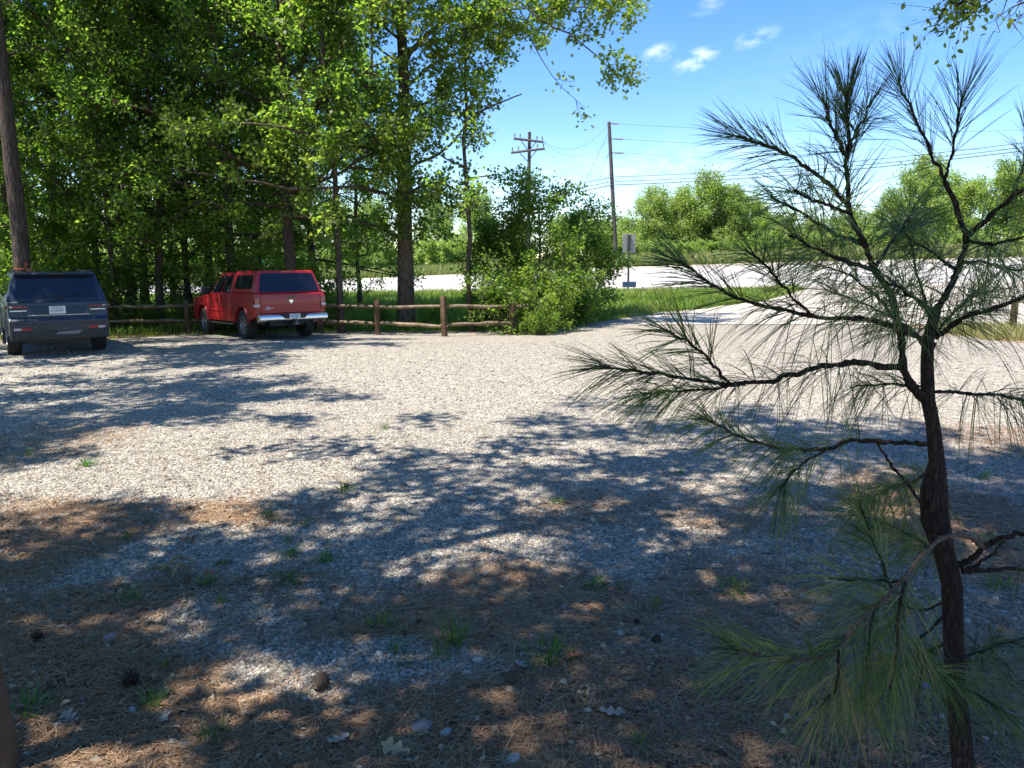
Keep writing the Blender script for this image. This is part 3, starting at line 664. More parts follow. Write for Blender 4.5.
g2([(1000, -12, 6.25), (980, 2, 6.3), (965, 10, 6.35)], .005, .002, nsub=5, ntwig=3, nleaf=9, t0=.2, subf=.3, sig=.025)
g2([(1012, -5, 6.2), (1000, 20, 6.2), (985, 48, 6.2)], .004, .0015, fol=False)
g2([(1030, -12, 6.2), (1016, 15, 6.2), (1013, 48, 6.2)], .004, .0015, fol=False)
g2([(1040, -10, 6.1), (1024, 5, 6.1), (1015, 22, 6.1)], .004, .0015, nsub=4, ntwig=2, nleaf=3, t0=.3, subf=.4, sig=.03)
plant('overhanging_tree', (wood_mesh('trunk', p.tubes, M['bark']), p.crown_mesh('crown', .055, OVAL, M['leaf_oak'], .6)), tuple(oak_base), 'tree whose leafy twig tips hang into the sky above the pine sapling', 'tree')
# ------------------------------------------------------------------ solid helpers
def bm_poly(bm, pts): return bm.faces.new([bm.verts.new(p) for p in pts])
def bm_prism(bm, outline, x0, x1):
    a = [bm.verts.new((x0, y, z)) for y, z in outline]; b = [bm.verts.new((x1, y, z)) for y, z in outline]
    n = len(outline)
    for i in range(n): bm.faces.new((a[i], a[(i + 1) % n], b[(i + 1) % n], b[i]))
    bm.faces.new(a[::-1]); bm.faces.new(b)
def bm_hex(bm, lo, hi):
    """lo, hi: four points each, same winding"""
    a = [bm.verts.new(p) for p in lo]; b = [bm.verts.new(p) for p in hi]
    for i in range(4): bm.faces.new((a[i], a[(i + 1) % 4], b[(i + 1) % 4], b[i]))
    bm.faces.new(a[::-1]); bm.faces.new(b)
def bm_box(bm, x0, x1, y0, y1, z0, z1):
    bm_hex(bm, [(x0, y0, z0), (x1, y0, z0), (x1, y1, z0), (x0, y1, z0)], [(x0, y0, z1), (x1, y0, z1), (x1, y1, z1), (x0, y1, z1)])
def bm_lathe(bm, prof, c, n=28, axis='x'):
    rings = []
    for (r, x) in prof:
        ring = []
        for i in range(n):
            a = 2 * math.pi * i / n; u, w = r * math.cos(a), r * math.sin(a)
            ring.append(bm.verts.new((c[0] + x, c[1] + u, c[2] + w) if axis == 'x' else (c[0] + u, c[1] + w, c[2] + x)))
        rings.append(ring)
    for p, q in zip(rings, rings[1:]):
        for i in range(n): bm.faces.new((p[i], p[(i + 1) % n], q[(i + 1) % n], q[i]))
    if prof[0][0] > 0: bm.faces.new(rings[0][::-1])
    if prof[-1][0] > 0: bm.faces.new(rings[-1])
def bm_rod(bm, p0, p1, r0, r1=None, n=10):
    r1 = r0 if r1 is None else r1
    V, F = tube_arrays([(np.array([p0, p1], float), np.array([r0, r1]), n)])
    vs = [bm.verts.new(v) for v in V]
    for f in F: bm.faces.new([vs[i] for i in f])
    bm.faces.new(vs[:n][::-1]); bm.faces.new(vs[n:])
def done(name, bm, mat, bevel=0.0, seg=2, angle=30, smooth=True):
    bmesh.ops.recalc_face_normals(bm, faces=bm.faces)
    if bevel:
        es = [e for e in bm.edges if len(e.link_faces) == 2 and e.calc_face_angle(0) > R(angle)]
        bmesh.ops.bevel(bm, geom=es, offset=bevel, segments=seg, profile=.6, affect='EDGES', clamp_overlap=True)
    me = bpy.data.meshes.new(name); bm.to_mesh(me); bm.free()
    if smooth:
        me.shade_smooth(); me.set_sharp_from_angle(angle=R(38))
    me.materials.append(mat)
    return me
def panel(corners, u0, u1, v0, v1, mat, name='panel', off=.004, thick=.012, rr=.08, sink=0.0, n=5):
    """a rounded sheet lying on a four-cornered face. corners: bottom-left, bottom-right, top-right, top-left as seen from outside"""
    c = [np.array(q, float) for q in corners]
    def S(u, v_): return (c[0] * (1 - u) + c[1] * u) * (1 - v_) + (c[3] * (1 - u) + c[2] * u) * v_
    nn = np.cross(c[1] - c[0], c[3] - c[0]); nn /= np.linalg.norm(nn)
    w = np.linalg.norm(S(u1, .5) - S(u0, .5)); h = np.linalg.norm(S(.5, v1) - S(.5, v0))
    ru = rr * (u1 - u0) / w; rv = rr * (v1 - v0) / h
    pts = []
    for (cu, cv, a0) in ((u1 - ru, v0 + rv, -90), (u1 - ru, v1 - rv, 0), (u0 + ru, v1 - rv, 90), (u0 + ru, v0 + rv, 180)):
        for k in range(n):
            a = R(a0 + 90 * k / (n - 1)); pts.append(S(cu + ru * math.cos(a), cv + rv * math.sin(a)))
    bm = bmesh.new()
    A = [bm.verts.new(q + nn * (off - thick)) for q in pts]; B = [bm.verts.new(q + nn * off) for q in pts]
    m = len(pts)
    for i in range(m): bm.faces.new((A[i], A[(i + 1) % m], B[(i + 1) % m], B[i]))
    bm.faces.new(B); bm.faces.new(A[::-1])
    return done(name, bm, mat, smooth=False)

# ------------------------------------------------------------------ split rail fence
def wood_mat(name, a, b_, c):
    m, nt, out = new_mat(name); L = nt.links
    tc = N(nt, 'ShaderNodeTexCoord'); n1 = N(nt, 'ShaderNodeTexNoise'); n1.inputs['Scale'].default_value = 3; n1.inputs['Detail'].default_value = 8; n1.inputs['Roughness'].default_value = .7
    L.new(tc.outputs['Object'], n1.inputs[0])
    r = ramp(nt, [(.3, a), (.52, b_), (.7, c)]); L.new(n1.outputs[0], r.inputs[0])
    b = N(nt, 'ShaderNodeBsdfPrincipled'); b.inputs['Roughness'].default_value = .85; b.inputs['Specular IOR Level'].default_value = .2
    L.new(r.outputs[0], b.inputs['Base Color'])
    bp = N(nt, 'ShaderNodeBump'); bp.inputs['Strength'].default_value = .6; bp.inputs['Distance'].default_value = .02
    L.new(n1.outputs[0], bp.inputs['Height']); L.new(bp.outputs[0], b.inputs['Normal']); L.new(b.outputs[0], out.inputs[0])
    return m
M['rail'] = wood_mat('weathered_rail', (.06, .042, .028), (.17, .125, .082), (.30, .235, .16))
M['post'] = wood_mat('brown_post', (.035, .022, .014), (.105, .065, .038), (.17, .11, .065))
fb = on_ground(300, 24.0)
fence = thing('split_rail_fence', (0, 0, 0), 'weathered two rail split wood fence along the back of the gravel lot', 'fence')
def post_mesh(h):
    bm = bmesh.new(); bm_box(bm, -.075, .075, -.065, .065, -.3, h)
    return done('post', bm, M['post'], .015, 2)
posts = [(52, 24.9, 1.12), (112, 24.8, 1.08), (191, 24.9, 1.05), (258, 25.2, 1.08), (322, 24.7, 1.08), (379, 23.9, 1.10), (445, 22.9, 1.2), (512, 23.3, 1.05), (548, 24.0, .95)]
pl = []
for (px, D, h) in posts:
    g = on_ground(px, D); pl.append((g, h))
    o = part('post', post_mesh(h), fence); o.location = g; o.rotation_euler = (rng.randn() * .02, rng.randn() * .02, rng.randn() * .2)
rail_h = [(.84, .36)] * len(pl)
for (g0, h0), (g1, h1) in zip(pl, pl[1:]):
    for hz in (.86, .36):
        a = g0 + [0, 0, hz + rng.randn() * .025]; b = g1 + [0, 0, hz + rng.randn() * .025]
        d = nrm(b - a); a = a - d * .12; b = b + d * .12
        t = np.linspace(0, 1, 9)[:, None]; pts = a + (b - a) * t; pts[1:-1] += rng.randn(7, 3) * .009
        rd = .058 + rng.randn(9) * .006; rd[0] = rd[-1] = .03; rd[1] = rd[-2] = .048
        rv_, rf_ = tube_arrays([(pts, rd, 5)]); part('rail', mesh_np('rail', rv_ + rng.randn(*rv_.shape) * .006, [rf_], M['rail']), fence)

# short post and dry weeds at the far side of the driveway
g = on_ground(1008, 22.5)
o = part('marker_post', post_mesh(.95), None); o.location = g; tag(o, 'short brown wooden post standing in dry grass behind the pine sapling', 'post')
# the thick brown post that cuts the near corner
bm = bmesh.new(); bm_lathe(bm, [(.085, -.3), (.082, .0), (.08, .3), (.08, 1.285), (.07, 1.30), (.0, 1.302)], (0, 0, 0), 20, 'z')
gp = P(6, 768, 2.87)
o = part('timber_post', done('timber_post', bm, M['post'], 0), None); o.location = (gp[0] - .03, gp[1], tz(gp[0], gp[1])); o.rotation_euler = (0, R(-5), 0)
tag(o, 'stout round brown timber post cut off by the bottom corner', 'post')

# ------------------------------------------------------------------ utility poles and wires
M['pole'] = wood_mat('grey_pole', (.045, .038, .04), (.085, .07, .07), (.13, .11, .105))
M['wire'] = simple('wire', (.03, .03, .035), .5)
M['ceramic'] = simple('insulator_glaze', (.22, .20, .19), .3)
def up_from(px, py, D): return P(px, py, D)
DC = 66.0
pb = on_ground(527.5, DC); ptop = P(529.5, 132, DC)
cp = thing('utility_pole', pb, 'wooden utility pole with two crossarms rising behind the bushes', 'utility pole')
bm = bmesh.new(); bm_rod(bm, (0, 0, -.3), tuple(ptop - pb), .19, .13, 12); part('pole', done('pole', bm, M['pole']), cp)
for (pxa, pya, pxb, pyb) in ((513.5, 138.5, 543.5, 142), (511, 152.8, 544.8, 148.6)):
    a = P(pxa, pya, DC - .22) - pb; b = P(pxb, pyb, DC - .22) - pb
    bm = bmesh.new(); bm_rod(bm, a, b, .10, .10, 4); arm = part('crossarm', done('crossarm', bm, M['pole'], smooth=False), cp)
    c = (a + b) / 2
    bm = bmesh.new()
    for s_ in (.24, .76):
        bm_rod(bm, a + (b - a) * s_ + [0, .05, -.05], c + [0, .1, -.85], .035, .035, 5)
    part('brace', done('brace', bm, M['pole'], smooth=False), cp)
    for s_ in (.04, .22, .78, .96):
        q = a + (b - a) * s_
        bm = bmesh.new(); bm_lathe(bm, [(.03, .08), (.03, .2), (.07, .22), (.07, .30), (.045, .33), (.07, .35), (.06, .42), (.0, .44)], q, 10, 'z')
        part('insulator', done('insulator', bm, M['ceramic']), arm)
DP = 69.0
qb = on_ground(614.3, DP); qtop = P(609, 122, DP)
tpole = thing('utility_pole', qb, 'tall bare wooden utility pole standing beyond the road sign', 'utility pole')
bm = bmesh.new(); bm_rod(bm, (0, 0, -.3), tuple(qtop - qb), .21, .14, 12); part('pole', done('pole', bm, M['pole']), tpole)
stubs = [(609.3, 123.5, 619), (610.3, 138.8, 624), (611, 152.8, 624.5)]
for (px, py, pxe) in stubs:
    a = P(px, py, DP) - qb; b = P(pxe, py + .3, DP) - qb
    bm = bmesh.new(); bm_rod(bm, a, b, .05, .05, 6)
    n_ = 5
    for k in range(n_):
        q = a + (b - a) * (.3 + .6 * k / n_); bm_rod(bm, q, q + (b - a) * .06, .085, .085, 8)
    part('insulator_arm', done('insulator_arm', bm, M['ceramic'], smooth=False), tpole)
def wire(pa, pb_, sag, r, label, group='overhead wires'):
    t = np.linspace(0, 1, 25)[:, None]; pa, pb_ = np.array(pa), np.array(pb_)
    pts = pa + (pb_ - pa) * t; pts[:, 2] -= (sag * 4 * t * (1 - t))[:, 0]
    o = part('power_line', wood_mesh('power_line', [(pts, np.full(25, r), 5)], M['wire']), None)
    return tag(o, label, 'wire', group)
for i, (px, py, nm_) in enumerate(((619, 123.8, 'topmost faint wire leading from the tall bare pole towards the sapling'), (624, 139, 'middle faint wire leading from the tall bare pole towards the sapling'), (624.5, 153, 'lowest faint wire from the arms of the tall bare pole'))):
    wire(P(px, py, DP), P(1250, py + [-4, 1, -2][i], 62), .8, .010, nm_)
    wire(P([609.3, 610.3, 611][i], [123.5, 138.8, 152.8][i], DP), P([543, 544, 544][i], [141, 142.5, 149][i], DC), 1.3, .009, ['upper', 'middle', 'lower'][i] + ' slack wire hung between crossarm pole and tall bare pole')
for (pl_, ym, pr_, r, lab) in ((216.5, 177, 131, .024, 'uppermost of three dark cables crossing low on the tall bare pole'), (220, 181.5, 141, .025, 'middle one of three dark cables crossing low on the tall bare pole'), (224, 185, 147, .032, 'lowest and thickest of three dark cables crossing the tall bare pole')):
    wire(P(250, pl_ + 17, 92), P(612.6, ym, DP - .25), .5, r, lab + ', towards the oak')
    wire(P(612.6, ym, DP - .25), P(1250, ym - 66, 50), .7, r, lab + ', towards the sapling')
for i, (ya, xb, yb, lab) in enumerate(((130, 562, 232, 'longest guy wire slanting down from the top of the tall bare pole'), (150, 577, 236, 'middle guy wire slanting down from the tall bare pole'), (170, 590, 238, 'shortest guy wire slanting down steeply from the tall bare pole'))):
    wire(P(609.5 + i * .6, ya, DP), P(xb, yb, DP - 1), .0, .014, lab, 'guy wires of the tall pole')

# ------------------------------------------------------------------ road sign seen from behind, blue marker at its foot
M['alu'] = simple('dull_sign_back', (.33, .31, .28), .55, .35, noise=.12, nscale=4)
M['steel'] = simple('galvanised_post', (.16, .155, .15), .6, .4, noise=.25, nscale=8)
M['blue'] = simple('blue_sign_paint', (.025, .06, .11), .5)
sb = T(628, 290); 
sg = thing('road_sign', sb, 'back of a plain rectangular road sign on a thin metal post', 'road sign', R(12))
topz = P(628, 234, sb[1])[2] - sb[2]; botz = P(628, 253, sb[1])[2] - sb[2]; hw = 6.7 / FPX * sb[1]
bm = bmesh.new(); bm_box(bm, -hw, hw, .0, .012, botz, topz)
part('sign_plate', done('sign_plate', bm, M['alu'], .004, 1), sg)
bm = bmesh.new(); bm_box(bm, -.075, -.055, -.07, -.012, -.2, botz + .02); bm_box(bm, .025, .045, -.07, -.012, -.2, botz + .02); bm_box(bm, -.055, .025, -.02, -.012, -.2, botz + .02)
part('post', done('post', bm, M['steel'], 0, smooth=False), sg)
bm = bmesh.new(); bm_box(bm, -.12, .08, -.09, -.005, botz + .02, topz - .05)
part('bracket', done('bracket', bm, simple('dark_bracket', (.05, .045, .045), .7), .01, 1), sg)
mk = thing('marker_sign', sb + np.array([0, -.5, 0]), 'small low dark blue sign at the foot of the road sign', 'sign', R(8))
bm = bmesh.new(); w2 = 7 / FPX * sb[1]; bm_box(bm, -w2, w2, 0, .03, .18, .52); part('sign_plate', done('sign_plate', bm, M['blue'], .01, 1), mk)
bm = bmesh.new(); bm_rod(bm, (-w2 * .7, .05, -.2), (-w2 * .7, .05, .45), .02); bm_rod(bm, (w2 * .7, .05, -.2), (w2 * .7, .05, .45), .02); part('leg', done('leg', bm, M['steel']), mk)
# green plate glimpsed through the leaves above the truck
gs_ = on_ground(264.5, 49.5); gz = P(264.5, 263, 49.5)[2] - gs_[2]
gt = thing('street_sign', gs_, 'small green street sign glimpsed through leaves above the red truck', 'sign', R(-10))
bm = bmesh.new(); bm_box(bm, -.42, .42, -.02, .02, gz - .13, gz + .13); part('sign_plate', done('sign_plate', bm, simple('green_sign_paint', (.02, .30, .20), .4), .01, 1), gt)
bm = bmesh.new(); bm_rod(bm, (0, .05, -.2), (0, .05, gz + .1), .03); part('post', done('post', bm, M['steel']), gt)

# ------------------------------------------------------------------ the pine sapling
SD = 2.55
sap0 = np.array([X_of(968, SD), SD, tz(X_of(968, SD), SD)])
sap = thing('pine_sapling', sap0, 'dark young pine sapling with long needles close to the viewer', 'tree')
sr = np.random.RandomState(9)
def Q(path, n=None):
    pts = np.array([P(px, py, SD + dz) for px, py, dz in path]) - sap0
    n = n or max(8, len(pts) * 3); s_ = np.concatenate([[0], np.cumsum(np.linalg.norm(np.diff(pts, axis=0), axis=1))]); t = np.linspace(0, s_[-1], n)
    q = np.stack([np.interp(t, s_, pts[:, c]) for c in range(3)], 1)
    q2 = q.copy(); q2[1:-1] = (q[:-2] + 2 * q[1:-1] + q[2:]) / 4
    return q2, s_[-1]
def needle_mesh(specs):
    """specs: (pts, t0, t1, per metre, length, angle, droop, tone)"""
    Vs, tints = [], []
    for pts, t0, t1, dens, ln, ang, droop, tone in specs:
        seg = np.linalg.norm(np.diff(pts, axis=0), axis=1).sum() * (t1 - t0); n = int(seg * dens * (.80 if droop > .25 else .60))
        if n < 1: continue
        t = t0 + (t1 - t0) * sr.rand(n) ** .8; x = t * (len(pts) - 1); i = np.minimum(x.astype(int), len(pts) - 2); f = (x - i)[:, None]
        p0 = pts[i] * (1 - f) + pts[i + 1] * f; tg = nrm(pts[i + 1] - pts[i])
        e = nrm(np.cross(tg, sr.randn(n, 3)))
        # fascicles of three: the same root, slightly different directions
        tn = tone + sr.randn(n) * .24; a0 = R(ang) * (.55 + .75 * sr.rand(n))
        for k in range(3):
            a = a0 * (1.1 - .45 * (t - t0) / max(1e-6, t1 - t0))
            d = nrm(tg * np.cos(a)[:, None] + e * np.sin(a)[:, None] + sr.randn(n, 3) * .04)
            L = ln * 1.28 * (.7 + .45 * sr.rand(n)); w = .00065 + .0005 * sr.rand(n)
            s_ = nrm(np.cross(d, sr.randn(n, 3)))
            cols = []
            for u in (0, .35, .7, 1.0):
                c = p0 + d * (L * u)[:, None] + np.array([0, 0, -1.0]) * (droop * L * u * u)[:, None] + s_ * (.05 * L * u * u)[:, None]
                ww = (w * (1.0 if u < .8 else .35))[:, None] * s_
                cols += [c - ww, c + ww]
            Vs.append(np.stack(cols, 1)); tints.append(np.where(sr.rand(n) < .035, 1.0, np.clip(tn + sr.randn(n) * .08, 0, .95)))
    V = np.concatenate(Vs); m = len(V); b = np.arange(m)[:, None] * 8
    F = np.concatenate([b + np.array([[0, 1, 3, 2]]), b + np.array([[2, 3, 5, 4]]), b + np.array([[4, 5, 7, 6]])])
    T_ = np.tile(np.concatenate(tints), 3)
    return mesh_np('needles', V.reshape(-1, 3), [F], M['needle'], False, [('tint', 'FACE', T_)])
M['lit_tan_bark'] = bark_mat('lit_tan_branch_bark', (.10, .065, .045), (.30, .205, .14), 30, .8)  # lighter tan bark for one low branch, sunlight put into its colour
# trunk, with its swollen middle, and its two leaders
tpath = [(972, 850, 0), (966, 790, 0), (961, 740, 0), (955, 680, 0), (953, 620, 0), (952, 585, 0), (944, 552, 0), (935, 520, 0), (934, 490, 0), (937, 462, 0), (933, 425, 0), (928, 400, 0), (927, 365, 0), (928, 340, 0), (936, 310, 0)]
tw = [17, 14.5, 13, 12, 12, 12, 12, 16.5, 15.5, 9.3, 8, 8, 7.2, 6.8, 6]
pts = np.array([P(a, b, SD) for a, b, c in tpath]) - sap0
part('trunk', wood_mesh('trunk', [(pts, np.array(tw) / FPX * SD * .85, 14)], M['bark_sapling']), sap)
def limb(name, path, r0, r1, needles, n=None, bark=None):
    q, L = Q(path, n)
    q[2:-1] += sr.randn(len(q) - 3, 3) * .003
    q_ = np.linspace(0, len(q) - 1, len(q) * 3); q3 = np.stack([np.interp(q_, np.arange(len(q)), q[:, c]) for c in range(3)], 1) + sr.randn(len(q_), 3) * .0009
    rr = np.linspace(r0, r1, len(q3)) * (1 + sr.randn(len(q3)) * .13)
    b = part(name, wood_mesh(name, [(q3, rr, 8)], bark or M['bark_sapling']), sap)
    specs = [(q, *s_) for s_ in needles]
    if specs: part('needles', needle_mesh(specs), b)
    return q
TIP = lambda t0=.5, tone=.35, dens=420, ln=.17, ang=38, droop=.12: (t0, 1.0, dens, ln, ang, droop, tone)  # tone paints light: upper needles dark as silhouettes, low sunlit tips bright
OLD = lambda t0=.15, t1=.8, tone=.3, dens=110, ln=.17, ang=70, droop=.45: (t0, t1, dens, ln, ang, droop, tone)
BUD = (.985, 1.0, 1300, .11, 26, .05, .3)
limb('leader', [(927, 402, 0), (915, 390, -.02), (904, 376, -.03), (902, 340, -.05), (894, 300, -.06), (876, 268, -.06), (858, 235, -.06), (850, 211, -.06), (848, 170, -.06), (848, 150, -.06), (847, 118, -.06), (846, 95, -.06)], .015, .005,
     [(.45, .72, 170, .16, 62, .35, .2), (.7, 1.0, 400, .15, 36, .05, .08), BUD], 26)
limb('branch', [(848, 158, -.06), (838, 140, -.1), (829, 122, -.14), (825, 104, -.16)], .006, .004, [TIP(.05, .1, 330, .14, 40, .05), BUD])
limb('branch', [(849, 152, -.06), (858, 130, -.02), (866, 116, .04), (871, 104, .08)], .005, .003, [TIP(.05, .1, 330, .14, 40, .05), BUD])
limb('branch', [(850, 208, -.06), (835, 190, -.04), (819, 176, -.02), (795, 158, .0), (770, 146, .02), (735, 136, .03)], .0075, .004, [(.05, .5, 130, .14, 60, .3, .15), TIP(.5, .1, 420, .13, 42, .05), BUD])
limb('branch', [(850, 214, -.06), (832, 206, -.2), (812, 200, -.32), (795, 190, -.4)], .006, .004, [TIP(.1, .25, 260, .15, 50, .15)])
limb('branch', [(862, 244, -.06), (840, 236, .1), (815, 222, .2), (790, 205, .3), (770, 196, .35)], .007, .004, [TIP(.2, .35, 300, .15, 50, .2)])
limb('branch', [(878, 272, -.06), (850, 262, -.15), (820, 252, -.25), (790, 236, -.3)], .008, .004, [TIP(.15, .45, 330, .16, 55, .25)])
limb('leader', [(936, 311, 0), (948, 290, .02), (959, 268, .04), (967, 236, .05), (957, 208, .05), (945, 181, .05)], .0125, .008, [(.1, .55, 120, .16, 65, .4, .45)])
limb('branch', [(945, 181, .05), (930, 152, .06), (914, 115, .07), (906, 98, .08), (900, 84, .08)], .0055, .0035, [TIP(.1, .1, 260, .15, 40, .03), BUD])
limb('branch', [(945, 180, .05), (952, 155, .04), (959, 124, .02), (962, 97, .01)], .0055, .0035, [TIP(.1, .12, 270, .16, 40, .03), BUD])
limb('branch', [(967, 236, .05), (985, 222, .03), (1003, 205, .0), (1024, 188, -.02), (1050, 165, -.04), (1075, 135, -.05)], .0095, .005, [(.1, .6, 250, .16, 62, .2, .62), TIP(.55, .55, 380, .16, 48, .1)])
limb('branch', [(1010, 200, -.01), (1018, 180, .05), (1026, 160, .08), (1030, 140, .1)], .005, .003, [TIP(.1, .55, 330, .15, 45, .1)])
limb('branch', [(962, 262, .04), (985, 262, .2), (1010, 270, .32), (1035, 268, .4)], .006, .004, [TIP(.1, .5, 300, .15, 60, .3)])
limb('branch', [(957, 270, .04), (940, 258, .25), (915, 240, .45), (895, 225, .55)], .006, .003, [TIP(.1, .5, 300, .15, 60, .3)])
limb('branch', [(934, 345, 0), (915, 335, -.04), (897, 328, -.08), (858, 318, -.12), (820, 317, -.15), (796, 313, -.17), (765, 307, -.19), (741, 300, -.2), (712, 285, -.2), (690, 270, -.2), (680, 262, -.2)], .010, .0035, [OLD(.08, .72, .35, 170), TIP(.72, .3, 330, .15, 40, .1), BUD], 22)
limb('branch', [(815, 317, -.15), (795, 300, -.2), (778, 280, -.26), (762, 262, -.3), (745, 250, -.32)], .005, .003, [TIP(.1, .5, 330, .15, 50, .2)])
limb('branch', [(905, 368, -.02), (880, 365, -.05), (858, 364, -.08), (830, 364, -.1), (815, 367, -.12), (798, 374, -.14), (780, 380, -.16), (755, 384, -.18), (726, 384, -.2), (690, 380, -.22), (651, 373, -.24), (625, 370, -.26), (608, 367, -.27)], .011, .0035, [OLD(.1, .7, .25, 150), TIP(.72, .42, 380, .15, 45, .18), BUD], 26)
limb('branch', [(730, 384, -.2), (716, 368, -.26), (702, 352, -.3), (685, 340, -.33), (663, 329, -.35)], .005, .003, [TIP(.15, .4, 300, .15, 42, .1), BUD])
limb('branch', [(745, 384, -.19), (710, 389, -.15), (675, 391, -.1), (640, 393, -.08)], .005, .003, [TIP(.15, .5, 330, .15, 50, .3)])
limb('branch', [(926, 444, 0), (905, 443, .02), (878, 441, .05), (854, 439, .08), (842, 443, .09), (830, 450, .1), (810, 451, .12), (780, 448, .14), (758, 443, .16), (741, 437, .17), (722, 428, .18), (708, 419, .19)], .009, .0035, [OLD(.2, .6, .55, 130, .15), TIP(.45, .62, 330, .14, 55, .35), BUD], 24)
limb('branch', [(825, 451, .1), (805, 462, .05), (790, 475, .0), (780, 490, -.03)], .004, .003, [TIP(.1, .6, 330, .14, 60, .4)])
limb('branch', [(877, 442, .05), (884, 455, .03), (893, 468, .02), (906, 483, .0), (919, 500, -.02), (926, 512, -.02)], .0045, .006, [])
limb('branch', [(932, 392, 0), (955, 391, .03), (976, 394, .06), (1000, 396, .08), (1024, 399, .1), (1060, 404, .12)], .006, .004, [OLD(.15, .6, .35, 200), TIP(.5, .4, 320, .15, 50, .3)])
limb('branch', [(931, 388, 0), (910, 386, .12), (880, 384, .25), (850, 388, .35)], .006, .003, [OLD(.1, .9, .4, 260, .15, 60, .5)])
limb('branch', [(935, 338, 0), (952, 325, -.03), (968, 316, -.06), (992, 309, -.1), (1015, 300, -.13), (1045, 290, -.16)], .0095, .005, [OLD(.1, .9, .4, 190, .16, 60, .4)])
limb('branch', [(938, 318, 0), (922, 305, -.1), (905, 290, -.2), (885, 282, -.3)], .007, .004, [TIP(.1, .4, 330, .16, 60, .35)])
limb('branch', [(958, 566, 0), (968, 560, -.02), (983, 549, -.05), (998, 539, -.07), (1015, 534, -.08), (1040, 534, -.1)], .011, .007, [])
limb('branch', [(962, 572, 0), (985, 570, .02), (1005, 569, .03), (1045, 571, .05)], .0085, .006, [OLD(.3, 1, .3, 120, .15)])
limb('branch', [(962, 570, 0), (975, 566, .02), (990, 556, .04), (1004, 541, .05)], .007, .004, [])
limb('branch', [(984, 548, -.05), (970, 537, -.12), (956, 534, -.16), (940, 540, -.2), (929, 547, -.23), (915, 563, -.27), (903, 581, -.3), (885, 600, -.33), (866, 613, -.36), (853, 630, -.38), (842, 645, -.4), (831, 658, -.42), (805, 660, -.45), (780, 660, -.48), (757, 655, -.5), (737, 650, -.52)], .009, .0035, [(.4, .7, 200, .16, 70, .45, .45), (.68, 1.0, 380, .16, 48, .22, .85), BUD], 30, M['lit_tan_bark'])
limb('branch', [(903, 581, -.3), (880, 580, -.25), (850, 581, -.2), (825, 576, -.16)], .0045, .003, [TIP(.1, .7, 280, .15, 55, .25)])
limb('branch', [(875, 608, -.35), (868, 640, -.32), (868, 670, -.3), (862, 700, -.28)], .0045, .003, [TIP(.1, .65, 240, .16, 55, .3)])
limb('branch', [(838, 650, -.41), (840, 672, -.44), (833, 692, -.46), (822, 705, -.48)], .0045, .003, [TIP(.05, .75, 280, .16, 50, .35)])
limb('branch', [(893, 592, -.32), (880, 560, -.2), (870, 530, -.1), (860, 505, -.05)], .0045, .003, [TIP(.1, .5, 380, .15, 55, .3)])
limb('branch', [(948, 612, 0), (930, 630, -.05), (913, 645, -.1), (925, 662, -.16), (948, 679, -.2), (980, 698, -.24), (1015, 718, -.28)], .006, .003, [(.25, .6, 260, .15, 60, .4, .35), TIP(.5, .55, 380, .15, 48, .25)])
limb('branch', [(956, 660, 0), (985, 650, .1), (1010, 640, .18), (1040, 634, .22)], .006, .003, [TIP(.1, .25, 360, .15, 60, .4)])
limb('branch', [(951, 600, 0), (925, 610, .12), (900, 606, .22), (880, 598, .3)], .005, .003, [TIP(.1, .35, 360, .15, 60, .35)])

for path, nd in [
    ([(930, 360, .01), (915, 335, .25), (890, 315, .5), (855, 300, .75), (825, 290, .9)], [TIP(.15, .5, 300, .17, 60, .2)]),
    ([(930, 345, .01), (945, 320, .3), (970, 300, .6), (1000, 285, .85)], [TIP(.15, .5, 300, .17, 60, .2)]),
    ([(905, 330, -.05), (880, 300, .2), (850, 275, .4), (815, 262, .55), (785, 255, .65)], [TIP(.2, .5, 300, .17, 60, .15)]),
    ([(932, 330, .0), (925, 300, .2), (915, 270, .4), (912, 240, .55), (908, 215, .65)], [TIP(.25, .55, 280, .17, 58, .1)]),
    ([(875, 268, -.06), (890, 245, .15), (905, 225, .35), (915, 205, .5)], [TIP(.2, .4, 260, .17, 58, .1)]),
    ([(967, 240, .05), (990, 245, -.2), (1015, 240, -.35), (1045, 230, -.45)], [TIP(.2, .6, 260, .17, 58, .2)]),
    ([(934, 470, .0), (915, 480, .2), (890, 490, .4), (865, 500, .5)], [TIP(.1, .4, 330, .17, 58, .45)]),
    ([(945, 555, .0), (925, 545, .2), (900, 530, .35), (875, 520, .45)], [TIP(.1, .4, 380, .17, 58, .45)]),
    ([(905, 580, -.3), (898, 620, -.34), (895, 660, -.36), (890, 690, -.36)], [TIP(.05, .65, 220, .16, 50, .3)]),
    ([(948, 640, .0), (925, 655, .2), (905, 665, .3), (885, 672, .38)], [TIP(.1, .35, 380, .17, 55, .4)])]:
    limb('branch', path, .006, .003, nd)
